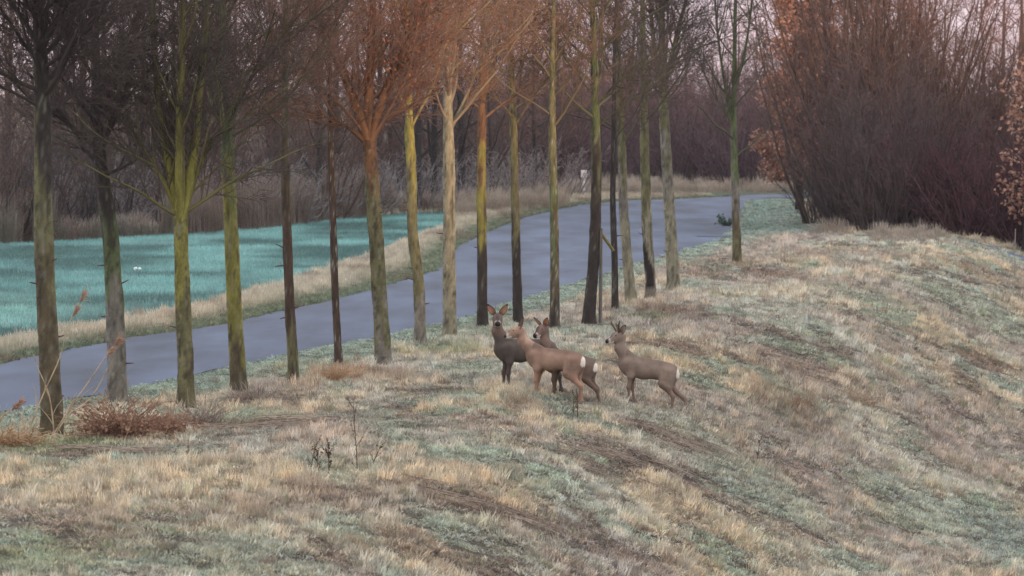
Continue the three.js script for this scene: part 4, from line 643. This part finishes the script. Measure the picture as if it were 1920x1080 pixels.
{ // white marker post beyond the road
  const d = 55000 / 202, x = (1095 - 960) / FPX * d, g = thing('marker_post', 'white marker post with a small rectangular plate beyond the road', 'marker post', [x, 0, -d]), w = new THREE.MeshStandardMaterial({ color: new THREE.Color().setRGB(.72, .71, .74), roughness: .6 }), dk = new THREE.MeshStandardMaterial({ color: new THREE.Color().setRGB(.2, .2, .22), roughness: .7 });
  const post = new THREE.CylinderGeometry(.055, .065, 1.12, 14); post.translate(0, .54, 0); part('post', post, w, g);
  const sh = new THREE.Shape(); const a = .13, b = .165, r = .025; sh.moveTo(-a + r, -b); sh.lineTo(a - r, -b); sh.quadraticCurveTo(a, -b, a, -b + r); sh.lineTo(a, b - r); sh.quadraticCurveTo(a, b, a - r, b); sh.lineTo(-a + r, b); sh.quadraticCurveTo(-a, b, -a, b - r); sh.lineTo(-a, -b + r); sh.quadraticCurveTo(-a, -b, -a + r, -b);
  const pl = new THREE.ExtrudeGeometry(sh, { depth: .03, bevelEnabled: true, bevelSize: .006, bevelThickness: .006, bevelSegments: 2 }); pl.translate(0, 1.0, .066); const plate = part('plate', pl, w, g);
  for (const [y, ww, hh] of [[1.02, .15, .03], [.94, .10, .02]]) { const bar = new THREE.BoxGeometry(ww, hh, .006); bar.translate(0, y, .104); part('printed_line', bar, dk, plate); }
  const bd = new THREE.CylinderGeometry(.066, .067, .06, 14); bd.translate(0, .40, 0); part('band', bd, dk, g);
}
{ // thin pole on the bank at the far right
  const q = drop(1903, 524), g = thing('marker_pole', 'thin pale grey pole standing on the bank before the plum-red shrubs', 'pole', [q.x, q.y, -q.d]), m = new MB(), h = 94 / q.s;
  m.tube([[0, -.1, 0], [0, h * .5, 0], [.01, h, 0]], [.016, .015, .013], 8, [.30, .30, .28]); part('pole', m.geo(), plantMat, g); const cap = new THREE.SphereGeometry(.017, 10, 8); cap.translate(.01, h, 0); part('cap', cap, new THREE.MeshStandardMaterial({ color: 0x8a8a86, roughness: .6 }), g);
}
{ // support stake with slanting brace between the two near-black trees
  const [tx, td] = [rowPos[12][0], rowPos[12][1]], d = td - .02, x = (1127 - 960) / FPX * d, y = groundY(x, d), g = thing('tree_stake', 'grey wooden stake with a slanting yellowish brace beside the near-black tree', 'stake', [x, y, -d]), m = new MB(), b = new MB(), hTop = atDepth(1128, 428, d)[1] - y;
  m.tube([[-.02, -.1, 0], [-.005, hTop * .5, 0], [.0, hTop, 0]], [.036, .034, .032], 10, (p, sd, k) => mix3([.16, .145, .125], [.24, .22, .19], hash3(sd, k, 9)), () => 1); part('post', m.geo(), barkMat, g);
  const e = atDepth(1150, 470, d + .3), s0 = [.0, hTop - .1, -.03]; b.tube([s0, [(e[0] - x) * .5, (s0[1] + e[1] - y) / 2, -.15], [e[0] - x, e[1] - y, -.3]], [.035, .035, .033], 8, [.30, .27, .10], () => 1); part('brace', b.geo(), barkMat, g);
}
{ // pale scrap lying on the crop
  const [x, d] = flat(258, 510), g = thing('litter_scrap', 'small white crumpled scrap lying on the frosted field', 'litter', [x, .05, -d]), mt = new THREE.MeshStandardMaterial({ color: new THREE.Color().setRGB(.82, .86, .88), roughness: .7, side: THREE.DoubleSide });
  for (const [ox, w] of [[-.055, .055], [.06, .045]]) { const s = new THREE.IcosahedronGeometry(w, 3), p = s.attributes.position; for (let i = 0; i < p.count; i++) { const k = .6 + fbm(p.getX(i) * 30, p.getY(i) * 30, p.getZ(i) * 30 + ox * 9, 2) * .9; p.setXYZ(i, p.getX(i) * k + ox, p.getY(i) * k * .9 + .03, p.getZ(i) * k); } s.computeVertexNormals(); part('crumpled_piece', s, mt, g); }
}
let tris = 0, uniq = new Map(); scene.traverse((m) => { if (m.isMesh && !m.isInstancedMesh) tris += (m.geometry.index ? m.geometry.index.count : m.geometry.attributes.position.count) / 3; }); scene.traverse((m) => { if (m.isMesh && !m.isInstancedMesh) uniq.set(m.geometry, (m.geometry.index?.count ?? 0) / 3); }); console.log('triangles', tris | 0, 'of own shapes', [...uniq.values()].reduce((a, b) => a + b, 0) | 0);
renderer.render(scene, camera);
